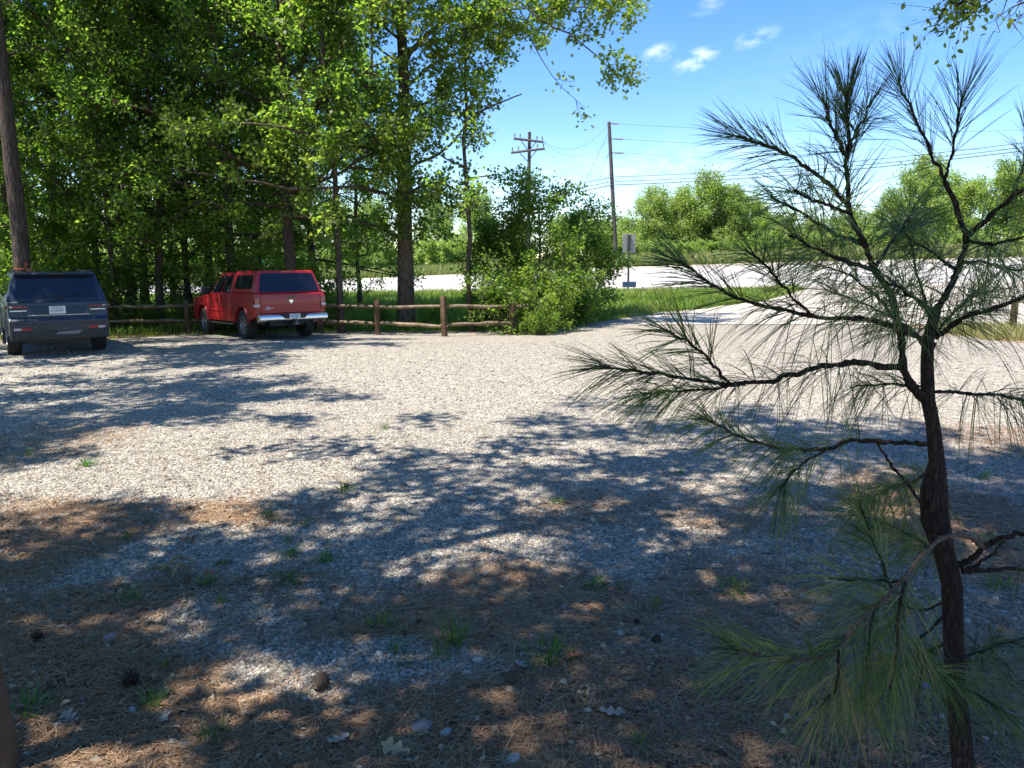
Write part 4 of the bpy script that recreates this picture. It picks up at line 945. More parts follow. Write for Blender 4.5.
# ------------------------------------------------------------------ vehicles
M['red'] = simple('red_car_paint', (.34, .012, .016), .38, 0, .4, .35, noise=.06, nscale=3)
M['navy'] = simple('dark_blue_car_paint', (.010, .018, .034), .4, .0, .5, .4)
def glass_mat():
    m, nt, out = new_mat('tinted_glass'); b = N(nt, 'ShaderNodeBsdfPrincipled')
    b.inputs['Base Color'].default_value = (.008, .010, .014, 1); b.inputs['Roughness'].default_value = .04; b.inputs['Specular IOR Level'].default_value = .5
    b.inputs['Coat Weight'].default_value = .1; b.inputs['Coat Roughness'].default_value = .03
    nt.links.new(b.outputs[0], out.inputs[0]); return m
M['glass'] = glass_mat()
M['chrome'] = simple('chrome', (.78, .75, .70), .3, 1.0, noise=.1, nscale=6)
M['black'] = simple('black_plastic', (.015, .015, .016), .55, noise=.3, nscale=10)
M['gloss_black'] = simple('gloss_black_trim', (.01, .01, .012), .15)
M['rubber'] = simple('tyre_rubber', (.018, .017, .016), .85, noise=.4, nscale=14)
M['rim'] = simple('alloy_rim', (.38, .38, .39), .35, .8)
M['redlens'] = simple('red_lens', (.32, .012, .015), .15, coat=.5)
M['clearlens'] = simple('pale_lens', (.55, .42, .40), .2, coat=.5)
M['white'] = simple('plate_white', (.62, .65, .64), .5)
M['plate_ink'] = simple('plate_ink', (.08, .12, .2), .6)
M['dark_smoke'] = simple('smoked_lens', (.05, .02, .02), .15, coat=.5)

def arc(cy, cz, r, a0=8, a1=172, n=17):
    return [(cy + r * math.cos(R(a0 + (a1 - a0) * i / (n - 1))), cz + r * math.sin(R(a0 + (a1 - a0) * i / (n - 1)))) for i in range(n)]
def wheel(root, x, y, r, w, rim_r, spokes):
    s = 1 if x > 0 else -1
    bm = bmesh.new(); bm_lathe(bm, [(.0, -w * .30), (rim_r * .9, -w * .30), (rim_r * .9, w * .15), (.0, w * .15)], (0, 0, 0), 24)
    wh = part('wheel', done('wheel', bm, M['black']), root); wh.location = (x, y, r); wh.rotation_euler = (0, 0, 0 if s > 0 else math.pi)
    bm = bmesh.new(); bm_lathe(bm, [(rim_r, -w * .45), (r * .90, -w * .5), (r * .97, -w * .44), (r, -w * .3), (r, w * .3), (r * .97, w * .44), (r * .90, w * .5), (rim_r, w * .45), (rim_r, -w * .45)], (0, 0, 0), 40)
    part('tyre', done('tyre', bm, M['rubber']), wh)
    bm = bmesh.new()
    bm_lathe(bm, [(rim_r * 1.01, w * .15), (rim_r * 1.01, w * .44), (rim_r * .93, w * .46), (rim_r * .88, w * .30), (rim_r * .88, w * .15)], (0, 0, 0), 32)
    bm_lathe(bm, [(.0, w * .20), (rim_r * .22, w * .20), (rim_r * .22, w * .40), (rim_r * .15, w * .43), (0, w * .43)], (0, 0, 0), 16)
    for k in range(spokes):
        a = 2 * math.pi * k / spokes; c_, s_ = math.cos(a), math.sin(a)
        def pt(rr, t, xx): return (xx, rr * c_ - t * s_, rr * s_ + t * c_)
        i_, o_ = rim_r * .15, rim_r * .92
        bm_hex(bm, [pt(i_, -rim_r * .09, w * .2), pt(o_, -rim_r * .13, w * .2), pt(o_, rim_r * .13, w * .2), pt(i_, rim_r * .09, w * .2)], [pt(i_, -rim_r * .09, w * .40), pt(o_, -rim_r * .13, w * .38), pt(o_, rim_r * .13, w * .38), pt(i_, rim_r * .09, w * .40)])
    part('rim', done('rim', bm, M['rim'], 0), wh)
def pbox(name, root, mat, x0, x1, y0, y1, z0, z1, bev=.01, seg=2):
    bm = bmesh.new(); bm_box(bm, x0, x1, y0, y1, z0, z1); return part(name, done(name, bm, mat, bev, seg), root)
def plate(root, xc, y, zc, w, h, lean=0):
    o = pbox('licence_plate', root, M['white'], xc - w / 2, xc + w / 2, y - .012, y, zc - h / 2, zc + h / 2, .004, 1)
    bm = bmesh.new(); rr = random.Random(int(xc * 100 + zc * 77))
    # worn characters, too small to read in the photograph
    for k in range(6):
        cx = xc - w * .34 + w * .68 * k / 5; cw = w * .045
        for (a, b, c, d) in ((-1, 1, .9, 1.15), (-1, 1, -1.15, -.9), (-1, -.55, -1, 1), (.55, 1, -1, 1), (-1, 1, -.1, .12)):
            if rr.random() < .68: bm_box(bm, cx + a * cw, cx + b * cw, y - .0145, y - .0125, zc - h * .05 + c * h * .2, zc - h * .05 + d * h * .2)
    bm_box(bm, xc - w * .3, xc + w * .3, y - .0145, y - .0125, zc + h * .33, zc + h * .40)
    if len(bm.verts): part('characters', done('characters', bm, M['plate_ink'], 0, smooth=False), o)
    return o

# ---- red pickup with a camper top
tb = T(293, 337.5)
RL = T(248.5, 339); 
az = R(38)
truck = thing('pickup_truck', (0, 0, 0), 'red pickup truck with matching camper top parked at the fence', 'pickup truck', az)
HW = .985
bm = bmesh.new(); bm_prism(bm, [(-1.13, .72), (-1.13, 1.27), (-1.08, 1.29), (.85, 1.29), (.85, .50), (.55, .50)] + arc(0, .43, .53, 8, 168) + [(-.62, .58), (-1.05, .66)], -HW, HW)
part('bed', done('bed', bm, M['red'], .035, 3, 40), truck)
bm = bmesh.new(); bm_prism(bm, [(.885, .50), (.885, 1.29), (2.85, 1.29), (3.05, 1.25), (4.25, 1.17), (4.48, 1.08), (4.55, .92), (4.55, .58), (4.42, .48)] + arc(3.56, .43, .53, 10, 170) + [(3.0, .50)], -HW, HW)
bm_hex(bm, [(-.93, .90, 1.28), (.93, .90, 1.28), (.90, 3.02, 1.26), (-.90, 3.02, 1.26)], [(-.74, .98, 1.885), (.74, .98, 1.885), (.70, 2.22, 1.885), (-.70, 2.22, 1.885)])
cab = part('cab', done('cab', bm, M['red'], .04, 3, 20), truck)
lo = [(-.945, -1.10, 1.292), (.945, -1.10, 1.292), (.945, .86, 1.292), (-.945, .86, 1.292)]; hi = [(-.775, -.90, 1.90), (.775, -.90, 1.90), (.775, .86, 1.91), (-.775, .86, 1.91)]
bm = bmesh.new(); bm_hex(bm, lo, hi); top = part('camper_top', done('camper_top', bm, M['red'], .05, 3, 20), truck)
part('rear_window', panel([lo[0], lo[1], hi[1], hi[0]], .045, .955, .04, .87, M['glass'], 'rear_window', .006, .014, .05), top)
for s_ in (-1, 1):
    if s_ < 0: c = [lo[3], lo[0], hi[0], hi[3]]
    else: c = [lo[1], lo[2], hi[2], hi[1]]
    u = (.10, .84) if s_ < 0 else (.16, .90)
    part('side_window', panel(c, u[0], u[1], .20, .80, M['glass'], 'side_window', .006, .014, .04), top)
    # cab side windows: front door and rear door
    c = [(s_ * .93, 3.02, 1.28), (s_ * .93, .90, 1.28), (s_ * .74, .98, 1.885), (s_ * .715, 2.22, 1.885)]
    if s_ > 0: c = [c[1], c[0], c[3], c[2]]
    uu = [(.10, .50), (.55, .90)] if s_ < 0 else [(.50, .90), (.10, .45)]
    for a, b in uu: part('side_window', panel(c, a, b, .08, .86, M['glass'], 'side_window', .004, .014, .05), cab)
    for (ya, yb) in ((.94, 1.85), (1.88, 2.98)):
        x0 = s_ * (HW - .006); x1 = s_ * (HW + .008)
        d = pbox('door', truck, M['red'], min(x0, x1), max(x0, x1), ya, yb, .56, 1.255, .006, 2)
        xh0, xh1 = s_ * (HW + .006), s_ * (HW + .04); pbox('door_handle', d, M['red'], min(xh0, xh1), max(xh0, xh1), ya + .06, ya + .24, 1.10, 1.15, .01)
        xm0, xm1 = s_ * (HW + .006), s_ * (HW + .022); pbox('side_moulding', d, M['red'], min(xm0, xm1), max(xm0, xm1), ya + .01, yb - .01, .78, .84, .006)
    xm = s_ * 1.10
    mr = pbox('side_mirror', truck, M['black'], xm - .13, xm + .13, 2.62, 2.74, 1.26, 1.48, .03)
    pbox('running_board', truck, M['black'], min(s_ * .82, s_ * 1.0), max(s_ * .82, s_ * 1.0), .75, 2.95, .40, .455, .015)
    # wheel arch lips
    for cy in (0, 3.56):
        pts = np.array([(s_ * (HW + .004), y_, z_) for y_, z_ in arc(cy, .43, .535, 4, 176, 15)]); part('wheel_arch', wood_mesh('wheel_arch', [(pts, np.full(15, .022), 6)], M['red']), truck)
    # rear lamps
    xa, xb = (s_ * .86, s_ * 1.0)
    tl = pbox('tail_light', truck, M['redlens'], min(xa, xb), max(xa, xb), -1.155, -.98, .84, 1.21, .03, 3)
    pbox('lower_lens', tl, M['clearlens'], min(s_ * .868, s_ * 1.006), max(s_ * .868, s_ * 1.006), -1.163, -1.0, .92, 1.0, .012)
part('windscreen', panel([(.90, 3.02, 1.26), (-.90, 3.02, 1.26), (-.70, 2.22, 1.885), (.70, 2.22, 1.885)], .06, .94, .08, .92, M['glass'], 'windscreen', .004, .014, .05), cab)
tg = pbox('tailgate', truck, M['red'], -.845, .845, -1.155, -1.06, .745, 1.265, .02, 3)
bm = bmesh.new(); bm_hex(bm, [(-.11, -1.162, 1.135), (.11, -1.162, 1.135), (.11, -1.15, 1.135), (-.11, -1.15, 1.135)], [(-.14, -1.162, 1.20), (.14, -1.162, 1.20), (.14, -1.15, 1.20), (-.14, -1.15, 1.20)]); part('tailgate_handle', done('tailgate_handle', bm, M['gloss_black'], .003, 1), tg)
# silver head-shaped badge: a shield with two curled horns
bm = bmesh.new(); y0, y1 = -1.168, -1.152
shape = [(-.045, 1.10), (-.060, 1.085), (-.052, 1.05), (-.026, 1.04), (-.020, 1.015), (0, .995), (.020, 1.015), (.026, 1.04), (.052, 1.05), (.060, 1.085), (.045, 1.10), (0, 1.108)]
a_ = [bm.verts.new((x, y0, z)) for x, z in shape]; b_ = [bm.verts.new((x, y1, z)) for x, z in shape]
bm.faces.new(a_); bm.faces.new(b_[::-1])
for i in range(len(shape)): bm.faces.new((a_[i], b_[i], b_[(i + 1) % len(shape)], a_[(i + 1) % len(shape)]))
part('badge', done('badge', bm, M['chrome'], 0, smooth=False), tg)
# slanted script-like decal near the lower corner
bm = bmesh.new()
for (x0, z0, x1, z1, w) in ((-.74, .858, -.60, .862, .022), (-.72, .868, -.66, .915, .024), (-.665, .912, -.61, .90, .018), (-.65, .872, -.62, .905, .02), (-.61, .875, -.50, .885, .016), (-.57, .868, -.55, .895, .016)):
    bm_hex(bm, [(x0, -1.158, z0), (x1, -1.158, z1), (x1, -1.152, z1), (x0, -1.152, z0)], [(x0 + .012, -1.158, z0 + w), (x1 + .012, -1.158, z1 + w), (x1 + .012, -1.152, z1 + w), (x0 + .012, -1.152, z0 + w)])
part('lettering', done('lettering', bm, M['white'], 0, smooth=False), tg)
# bumper
bm = bmesh.new(); prof = [(-1.10, .52), (-1.30, .54), (-1.36, .58), (-1.36, .66), (-1.34, .70), (-1.30, .72), (-1.10, .72)]
bm_prism(bm, prof, -.955, .955); bp_ = part('rear_bumper', done('rear_bumper', bm, M['chrome'], .015, 2), truck)
bm = bmesh.new(); bm_hex(bm, [(-.28, -1.368, .60), (.28, -1.368, .60), (.28, -1.335, .60), (-.28, -1.335, .60)], [(-.40, -1.362, .722), (.40, -1.362, .722), (.40, -1.20, .73), (-.40, -1.20, .73)]); part('step_pad', done('step_pad', bm, M['black'], .004, 1), bp_)
plate(bp_, 0.0, -1.37, .665, .31, .125)
bm = bmesh.new(); bm_box(bm, -.55, .55, -1.0, 4.3, .40, .62); bm_rod(bm, (-.8, 0, .40), (.8, 0, .40), .06); bm_rod(bm, (-.8, 3.56, .40), (.8, 3.56, .40), .05)
bmesh.ops.create_icosphere(bm, subdivisions=2, radius=.15, matrix=Matrix.Translation((0, 0, .40)))
bm_rod(bm, (.45, -1.2, .42), (.45, .4, .45), .035); bm_box(bm, -.045, .045, -1.30, -.9, .42, .51); bm_rod(bm, (-.75, -1.0, .5), (-.75, .9, .45), .05)
part('chassis', done('chassis', bm, M['black'], 0), truck)
bm = bmesh.new(); bm_box(bm, -.04, .04, -1.50, -1.28, .44, .50); bm_rod(bm, (0, -1.46, .50), (0, -1.46, .56), .02); bmesh.ops.create_icosphere(bm, subdivisions=2, radius=.03, matrix=Matrix.Translation((0, -1.46, .58)))
part('tow_hitch', done('tow_hitch', bm, M['steel'], 0), truck)
pbox('brake_light', top, M['redlens'], -.14, .14, -.915, -.86, 1.855, 1.88, .004, 1)
for x in (-.83, .83):
    for y in (0, 3.56): wheel(truck, x, y, .42, .28, .245, 5)
ca, sa = math.cos(az), math.sin(az)
# rear left tyre stands where the picture has it
truck.location = (RL[0] - (-.83 * ca), RL[1] - (-.83 * sa), 0)
def seat(o, ya, yb, az_):
    f = np.array([-math.sin(az_), math.cos(az_)])
    z0 = tz(o.location[0] + f[0] * ya, o.location[1] + f[1] * ya); z1 = tz(o.location[0] + f[0] * yb, o.location[1] + f[1] * yb)
    pitch = math.atan2(z1 - z0, yb - ya); o.location[2] = z0 - ya * math.tan(pitch); o.rotation_euler[0] = pitch
seat(truck, 0, 3.56, az)

# ---- dark blue sport utility vehicle
az2 = R(35)
suv = thing('sport_utility_vehicle', (0, 0, 0), 'dark blue boxy sport utility vehicle parked in tree shade', 'car', az2)
HW = .94; SZ = 1.0
bm = bmesh.new(); bm_prism(bm, [(-1.16, .48), (-1.21, .56), (-1.22, .80), (-1.15, .86), (-1.13, 1.18), (-1.10, 1.215), (2.55, 1.215), (3.95, 1.10), (4.12, 1.0), (4.15, .55), (4.0, .42)] + arc(3.09, .42, .50, 10, 170) + [(2.5, .40), (.55, .40)] + arc(0, .42, .50, 10, 170) + [(-.6, .44)], -HW, HW)
glo = [(-.955, -1.10, 1.21), (.955, -1.10, 1.21), (.95, 2.75, 1.21), (-.95, 2.75, 1.21)]; ghi = [(-.78, -.84, 1.80), (.78, -.84, 1.80), (.76, 1.9, 1.83), (-.76, 1.9, 1.83)]
bm_hex(bm, glo, ghi)
body = part('body', done('body', bm, M['navy'], .045, 3, 22), suv)
part('rear_window', panel([glo[0], glo[1], ghi[1], ghi[0]], .065, .935, .10, .86, M['glass'], 'rear_window', .006, .014, .06), suv)
bm = bmesh.new(); bm_hex(bm, [(-.77, -.98, 1.775), (.77, -.98, 1.775), (.77, -.70, 1.79), (-.77, -.70, 1.79)], [(-.75, -.95, 1.82), (.75, -.95, 1.82), (.75, -.70, 1.845), (-.75, -.70, 1.845)]); sp = part('roof_spoiler', done('roof_spoiler', bm, M['navy'], .015, 2), suv)
pbox('brake_light', sp, M['dark_smoke'], -.18, .18, -.975, -.95, 1.787, 1.80, .003, 1)
bm = bmesh.new(); bm_rod(bm, (.02, -1.10, 1.28), (.42, -1.058, 1.36), .012, .008, 6); bm_rod(bm, (.02, -1.12, 1.26), (.02, -1.08, 1.29), .03, .03, 8); part('wiper', done('wiper', bm, M['black']), suv)
bm = bmesh.new(); bm_hex(bm, [(-.46, -1.172, .935), (.46, -1.172, .935), (.46, -1.12, .935), (-.46, -1.12, .935)], [(-.56, -1.150, 1.11), (.56, -1.150, 1.11), (.56, -1.12, 1.11), (-.56, -1.12, 1.11)]); tp_ = part('tailgate_trim', done('tailgate_trim', bm, M['gloss_black'], .004, 1), suv)
plate(tp_, -.03, -1.165, 1.02, .31, .165)
pbox('chrome_strip', suv, M['chrome'], -.58, .58, -1.172, -1.14, .905, .92, .004, 1)
for s_ in (-1, 1):
    xa, xb = s_ * .57, s_ * 1.0
    tl = pbox('tail_light', suv, M['dark_smoke'], min(xa, xb), max(xa, xb), -1.165, -1.02, 1.065, 1.125, .015, 2)
    for k in range(4):
        x0 = s_ * (.62 + k * .085); pbox('lamp_segment', tl, M['clearlens'] if k == 3 else M['redlens'], x0 - .03, x0 + .03, -1.171, -1.15, 1.08, 1.11, .004, 1)
    pbox('chrome_strip', suv, M['chrome'], min(s_ * .60, s_ * .9), max(s_ * .60, s_ * .9), -1.168, -1.14, 1.0, 1.03, .006, 1)
    rf = pbox('reflector', suv, M['redlens'], min(s_ * .55, s_ * .72), max(s_ * .55, s_ * .72), -1.235, -1.19, .60, .655, .008, 1)
    pbox('pale_lens', rf, M['clearlens'], min(s_ * .722, s_ * .86), max(s_ * .722, s_ * .86), -1.232, -1.19, .602, .653, .008, 1)
    pbox('bumper_ridge', suv, M['navy'], min(s_ * .45, s_ * .93), max(s_ * .45, s_ * .93), -1.245, -1.19, .74, .80, .02, 2)
    if s_ < 0: c = [glo[3], glo[0], ghi[0], ghi[3]]; us = [(.05, .33), (.36, .64), (.67, .95)]
    else: c = [glo[1], glo[2], ghi[2], ghi[1]]; us = [(.05, .33), (.36, .64), (.67, .95)]
    for a, b in us: part('side_window', panel(c, a, b, .10, .86, M['glass'], 'side_window', .004, .014, .06), suv)
    for (ya, yb) in ((.42, 1.45), (1.48, 2.55)):
        x0 = s_ * (HW - .006); x1 = s_ * (HW + .008)
        d = pbox('door', suv, M['navy'], min(x0, x1), max(x0, x1), ya, yb, .46, 1.18, .006, 2)
        xh0, xh1 = s_ * (HW + .006), s_ * (HW + .04); pbox('door_handle', d, M['chrome'], min(xh0, xh1), max(xh0, xh1), ya + .06, ya + .26, 1.06, 1.10, .01)
    xm = s_ * 1.11
    mr = pbox('side_mirror', suv, M['navy'], xm - .13, xm + .13, 2.25, 2.36, 1.18, 1.38, .04, 3); pbox('mirror_glass', mr, M['chrome'], xm - .11, xm + .11, 2.244, 2.26, 1.20, 1.36, .02, 2)
    bm = bmesh.new(); bm_rod(bm, (s_ * .72, -.6, 1.845), (s_ * .70, 1.7, 1.865), .015, .015, 6); bm_rod(bm, (s_ * .72, -.55, 1.80), (s_ * .72, -.55, 1.88), .018, n=6); bm_rod(bm, (s_ * .70, 1.65, 1.82), (s_ * .70, 1.65, 1.885), .018, n=6); part('roof_rail', done('roof_rail', bm, M['black']), suv)
    for cy in (0, 3.09):
        pts = np.array([(s_ * (HW - .002), y_, z_) for y_, z_ in arc(cy, .42, .51, 4, 176, 15)]); part('wheel_arch', wood_mesh('wheel_arch', [(pts, np.full(15, .03), 6)], M['black']), suv)
pbox('lower_valance', suv, M['black'], -.93, .93, -1.225, -.9, .38, .585, .03, 2)
bm = bmesh.new(); bm_hex(bm, [(-.10, -1.232, .49), (.34, -1.232, .49), (.34, -1.20, .49), (-.10, -1.20, .49)], [(-.06, -1.232, .545), (.42, -1.232, .575), (.42, -1.20, .575), (-.06, -1.20, .545)]); part('skid_plate', done('skid_plate', bm, simple('grey_skid_plate', (.16, .16, .165), .5, .3), .006, 1), suv)
part('windscreen', panel([glo[2], glo[3], ghi[3], ghi[2]], .06, .94, .08, .92, M['glass'], 'windscreen', .004, .014, .05), suv)
bm = bmesh.new(); bm_box(bm, -.6, .6, -.9, 3.9, .30, .46); bm_rod(bm, (-.8, 0, .40), (.8, 0, .40), .06); bm_rod(bm, (-.8, 3.09, .40), (.8, 3.09, .40), .05); bm_rod(bm, (.62, -1.15, .40), (.62, -.3, .40), .04); part('chassis', done('chassis', bm, M['black']), suv)
for x in (-.84, .84):
    for y in (0, 3.09): wheel(suv, x, y, .41, .28, .27, 6)
ca, sa = math.cos(az2), math.sin(az2)
RR = T(99, 349.5)
suv.location = (RR[0] - .84 * ca, RR[1] - .84 * sa, 0)
seat(suv, 0, 3.09, az2)
SUN_E, SKY_S, SKY_HUE, SKY_SAT, SKY_VAL, CLOUD, EXPO = 5.0, 0.155, .512, 1.3, .76, (5.5, 5.8, 6.0), 1.22
# ------------------------------------------------------------------ loose stuff on the ground
gr = np.random.RandomState(123)
def scatter_view(n, D0, D1, xm=.72):
    """places on the lot in front of the viewer, denser near"""
    Y = D0 * (D1 / D0) ** gr.rand(n) ; X = (gr.rand(n) * 2 - 1) * Y * xm
    return X, Y
def rotz_frames(n):
    a = gr.rand(n) * 2 * np.pi; return np.stack([np.cos(a), np.sin(a), 0 * a], 1), np.stack([-np.sin(a), np.cos(a), 0 * a], 1)
# crushed stone
CUBE = np.array([(x, y, z) for z in (-1, 1) for y in (-1, 1) for x in (-1, 1)], float)
CF = np.array([(0, 2, 3, 1), (4, 5, 7, 6), (0, 1, 5, 4), (1, 3, 7, 5), (3, 2, 6, 7), (2, 0, 4, 6)])
def stones(n, D0, D1, smin, smax, keep, xm=.72):
    X, Y = scatter_view(n, D0, D1, xm); S, O = straw_soil(X, Y)
    k = keep(S, O, gr.rand(n)); X, Y = X[k], Y[k]; m = len(X)
    V = CUBE[None] * (1 + gr.randn(m, 8, 3) * .22)
    V[:, 4:, :2] *= .72
    sz = smin + (smax - smin) * gr.rand(m) ** 2.2
    V = V * (sz[:, None] * np.stack([.5 + .35 * gr.rand(m), .35 + .3 * gr.rand(m), .22 + .22 * gr.rand(m)], 1))[:, None, :]
    ax, ay = rotz_frames(m); tl = gr.randn(m, 2) * .25
    up = nrm(np.stack([tl[:, 0], tl[:, 1], np.ones(m)], 1)); ay = nrm(np.cross(up, ax)); ax = np.cross(ay, up)
    W_ = V[:, :, 0:1] * ax[:, None] + V[:, :, 1:2] * ay[:, None] + V[:, :, 2:3] * up[:, None]
    W_ += np.stack([X, Y, terr(X, Y) + sz * .10], 1)[:, None]
    F = (np.arange(m)[:, None, None] * 8 + CF[None]).reshape(-1, 4)
    return W_.reshape(-1, 3), F, np.repeat(np.clip(.5 + gr.randn(m) * .24, 0, 1), 6)
A = [stones(110000, 2.4, 11.0, .008, .021, lambda S, O, r: (S < .34 + .36 * r) & (O < .36 + .4 * r)), stones(2200, 2.4, 9.0, .014, .036, lambda S, O, r: r > .45 * (S + O)), stones(9000, 11, 20, .02, .04, lambda S, O, r: (S < .4) & (r > .2))]
off = 0; Vs, Fs, Ts = [], [], []
for V, F, t in A: Vs.append(V); Fs.append(F + off); Ts.append(t); off += len(V)
tag(part('gravel', mesh_np('gravel', np.concatenate(Vs), [np.concatenate(Fs)], M['stone'], False, [('tint', 'FACE', np.concatenate(Ts))]), None), 'loose pale grey crushed stone scattered over the lot', 'gravel', None, 'stuff')
# fallen pine needles
def straw_strips(n):
    X, Y = scatter_view(n, 2.3, 9.5); S, O = straw_soil(X, Y); k = (S + .6 * O) > (-.04 + .9 * gr.rand(n)); X, Y = X[k], Y[k]; m = len(X)
    ax, ay = rotz_frames(m); L = .07 + .10 * gr.rand(m); bend = gr.randn(m) * .18; w = .0011 + .0006 * gr.rand(m)
    w = w * np.clip(Y / 4.0, 1, 2)
    z = terr(X, Y) + .004 + .016 * gr.rand(m); tilt = gr.randn(m) * .07
    cols = []
    for u in (-.5, -.16, .17, .5):
        c = np.stack([X, Y, z], 1) + ax * (L * u)[:, None] + ay * (L * bend * (u * u))[:, None]; c[:, 2] += np.abs(L * u * tilt)
        cols += [c - ay * w[:, None], c + ay * w[:, None]]
    V = np.stack(cols, 1); b = np.arange(m)[:, None] * 8
    F = np.concatenate([b + np.array([[0, 1, 3, 2]]), b + np.array([[2, 3, 5, 4]]), b + np.array([[4, 5, 7, 6]])])
    return mesh_np('pine_straw', V.reshape(-1, 3), [F], M['straw'], False, [('tint', 'FACE', np.tile(np.clip(.5 + gr.randn(m) * .25, 0, 1), 3))])
tag(part('pine_straw', straw_strips(110000), None), 'brown fallen pine needles matted over the near gravel', 'pine straw', None, 'stuff')
# leaf litter and chips
def litter(n):
    X, Y = scatter_view(n, 2.3, 9.5); S, O = straw_soil(X, Y); k = (S + O) > (.15 + 1.0 * gr.rand(n)); X, Y = X[k], Y[k]; m = len(X)
    ax, _ = rotz_frames(m); up = nrm(np.stack([gr.randn(m) * .4, gr.randn(m) * .4, np.ones(m)], 1)); sz = .014 + .045 * gr.rand(m) ** 2.4
    sh = OVAL.copy(); sh[:, 2] *= 3
    return cards('dead_leaves', np.stack([X, Y, terr(X, Y) + .010 + .012 * gr.rand(m)], 1), ax, up, sz, sh, M['litter'], np.clip(.5 + gr.randn(m) * .28, 0, 1))
tag(part('dead_leaves', litter(10000), None), 'small brown and pale leaf scraps littering the near ground', 'leaf litter', None, 'stuff')

def twiglets(n):
    X, Y = scatter_view(n, 2.3, 9.0); S, O = straw_soil(X, Y); k = (S + O) > (.1 + .9 * gr.rand(n)); tb_ = []
    for x, y in zip(X[k], Y[k]):
        a = gr.rand() * 6.28; L_ = .04 + .12 * gr.rand() ** 2; d = np.array([math.cos(a), math.sin(a), 0]); z = tz(x, y); r_ = .0012 + .0022 * gr.rand()
        c = np.array([x, y, z + r_ + .006]); q = np.array([c - d * L_ / 2, c + gr.randn(3) * .004, c + d * L_ / 2 + np.array([0, 0, .015 * gr.rand()])]); tb_.append((q, np.array([r_, r_, r_ * .6]), 4))
    return wood_mesh('twig_litter', tb_, M['twig'])
tag(part('twig_litter', twiglets(1600), None), 'thin broken twigs strewn through the near litter', 'twigs', None, 'stuff')

# ------------------------------------------------------------------ grass
def blades(name, X, Y, Z, H, w, mat, tone, lean=.35):
    m = len(X); a = gr.rand(m) * 2 * np.pi; s_ = np.stack([np.cos(a), np.sin(a), 0 * a], 1); ln = gr.randn(m, 2) * lean
    b = np.stack([X, Y, Z], 1); mid = b + np.stack([ln[:, 0] * H * .25, ln[:, 1] * H * .25, H * .55], 1); tip = b + np.stack([ln[:, 0] * H, ln[:, 1] * H, H * .95], 1)
    V = np.stack([b - s_ * w[:, None], b + s_ * w[:, None], mid + s_ * (w * .8)[:, None], mid - s_ * (w * .8)[:, None], tip], 1)
    k = np.arange(m)[:, None] * 5
    return mesh_np(name, V.reshape(-1, 3), [k + np.array([[0, 1, 2, 3]]), k + np.array([[3, 2, 4]])], mat, False, [('tint', 'FACE', np.tile(tone, 2))])
def verge(n, x0, x1, fy0, fy1, hmin, hmax, w, mat, name, dens_edge=True, tone0=.35):
    X = x0 + (x1 - x0) * gr.rand(n); a, b = fy0(X), fy1(X); Y = a + (b - a) * gr.rand(n)
    Z = terr(X, Y); pn = fbm(X, Y, 2.5, 14)
    H = (hmin + (hmax - hmin) * gr.rand(n)) * (.5 + pn); tone = np.clip(tone0 + (pn - .5) * .9 + gr.randn(n) * .15, 0, 1)
    return blades(name, X, Y, Z - .02, H, np.full(n, w) * (.7 + .6 * gr.rand(n)), mat, tone)
nearY = lambda X: edge(nearP, X)[0]; farY = lambda X: edge(farP, X)[0]
lotE = lambda X: np.interp(X, lot_x, lot_y)
def verge_far(X): return np.minimum(nearY(X) - .3, 200)
def drive_left(Y): return np.interp(Y, [25.4, 28, 34, 44], [4.2, 5.0, 10.3, 16.5])
me = verge(90000, -30, 17, lambda X: lotE(X) - .15, verge_far, .15, .5, .018, M['grass'], 'grass')
# leave the paved mouth bare
def cut(name, n, x0, x1, f0, f1, hmin, hmax, w, mat, tone0, bare=None):
    X = x0 + (x1 - x0) * gr.rand(n); a, b = f0(X), f1(X); Y = a + (b - a) * gr.rand(n)
    if bare is not None:
        k = bare(X, Y); X, Y = X[k], Y[k]
    m = len(X); pn = fbm(X, Y, 2.5, 14); H = (hmin + (hmax - hmin) * gr.rand(m)) * (.5 + pn)
    tone = np.clip(tone0 + (pn - .5) * .9 + gr.randn(m) * .15, 0, 1)
    return blades(name, X, Y, terr(X, Y) - .02, H, np.full(m, w) * (.7 + .6 * gr.rand(m)), mat, tone)
bpy.data.meshes.remove(me)
bare = lambda X, Y: (X < drive_left(Y) + .1) | (Y < 25.2)
tag(part('grass', cut('grass', 90000, -30, 17, lambda X: lotE(X) - .12 + 2.2 * sstep((-5.5 - X) / 2.0), verge_far, .12, .42, .02, M['grass'], .5, bare), None), 'green grass verge between the gravel lot and the road', 'grass', None, 'stuff')
tag(part('lot_edge_grass', cut('lot_edge_grass', 9000, -14, 5.5, lambda X: lotE(X) - .45, lambda X: lotE(X) + .5, .05, .20, .012, M['grass'], .6, lambda X, Y: gr.rand(len(X)) < (.25 + .75 * (X > -1))), None), 'thin dry grass creeping onto the lot edge along the fence', 'grass', None, 'stuff')
tag(part('roadside_grass', cut('roadside_grass', 90000, -85, 60, lambda X: farY(X) + .2, lambda X: farY(X) + 16, .4, 1.15, .035, M['tallgrass'], .5), None), 'tall pale grass along the far side of the road', 'grass', None, 'stuff')
tag(part('driveway_weeds', cut('driveway_weeds', 5000, 12.6, 18.5, lambda X: 20.2 + 0 * X, lambda X: 23.5 + 0 * X, .1, .45, .012, M['tallgrass'], .85), None), 'dry tan weeds around the short post behind the sapling', 'weeds', None, 'stuff')

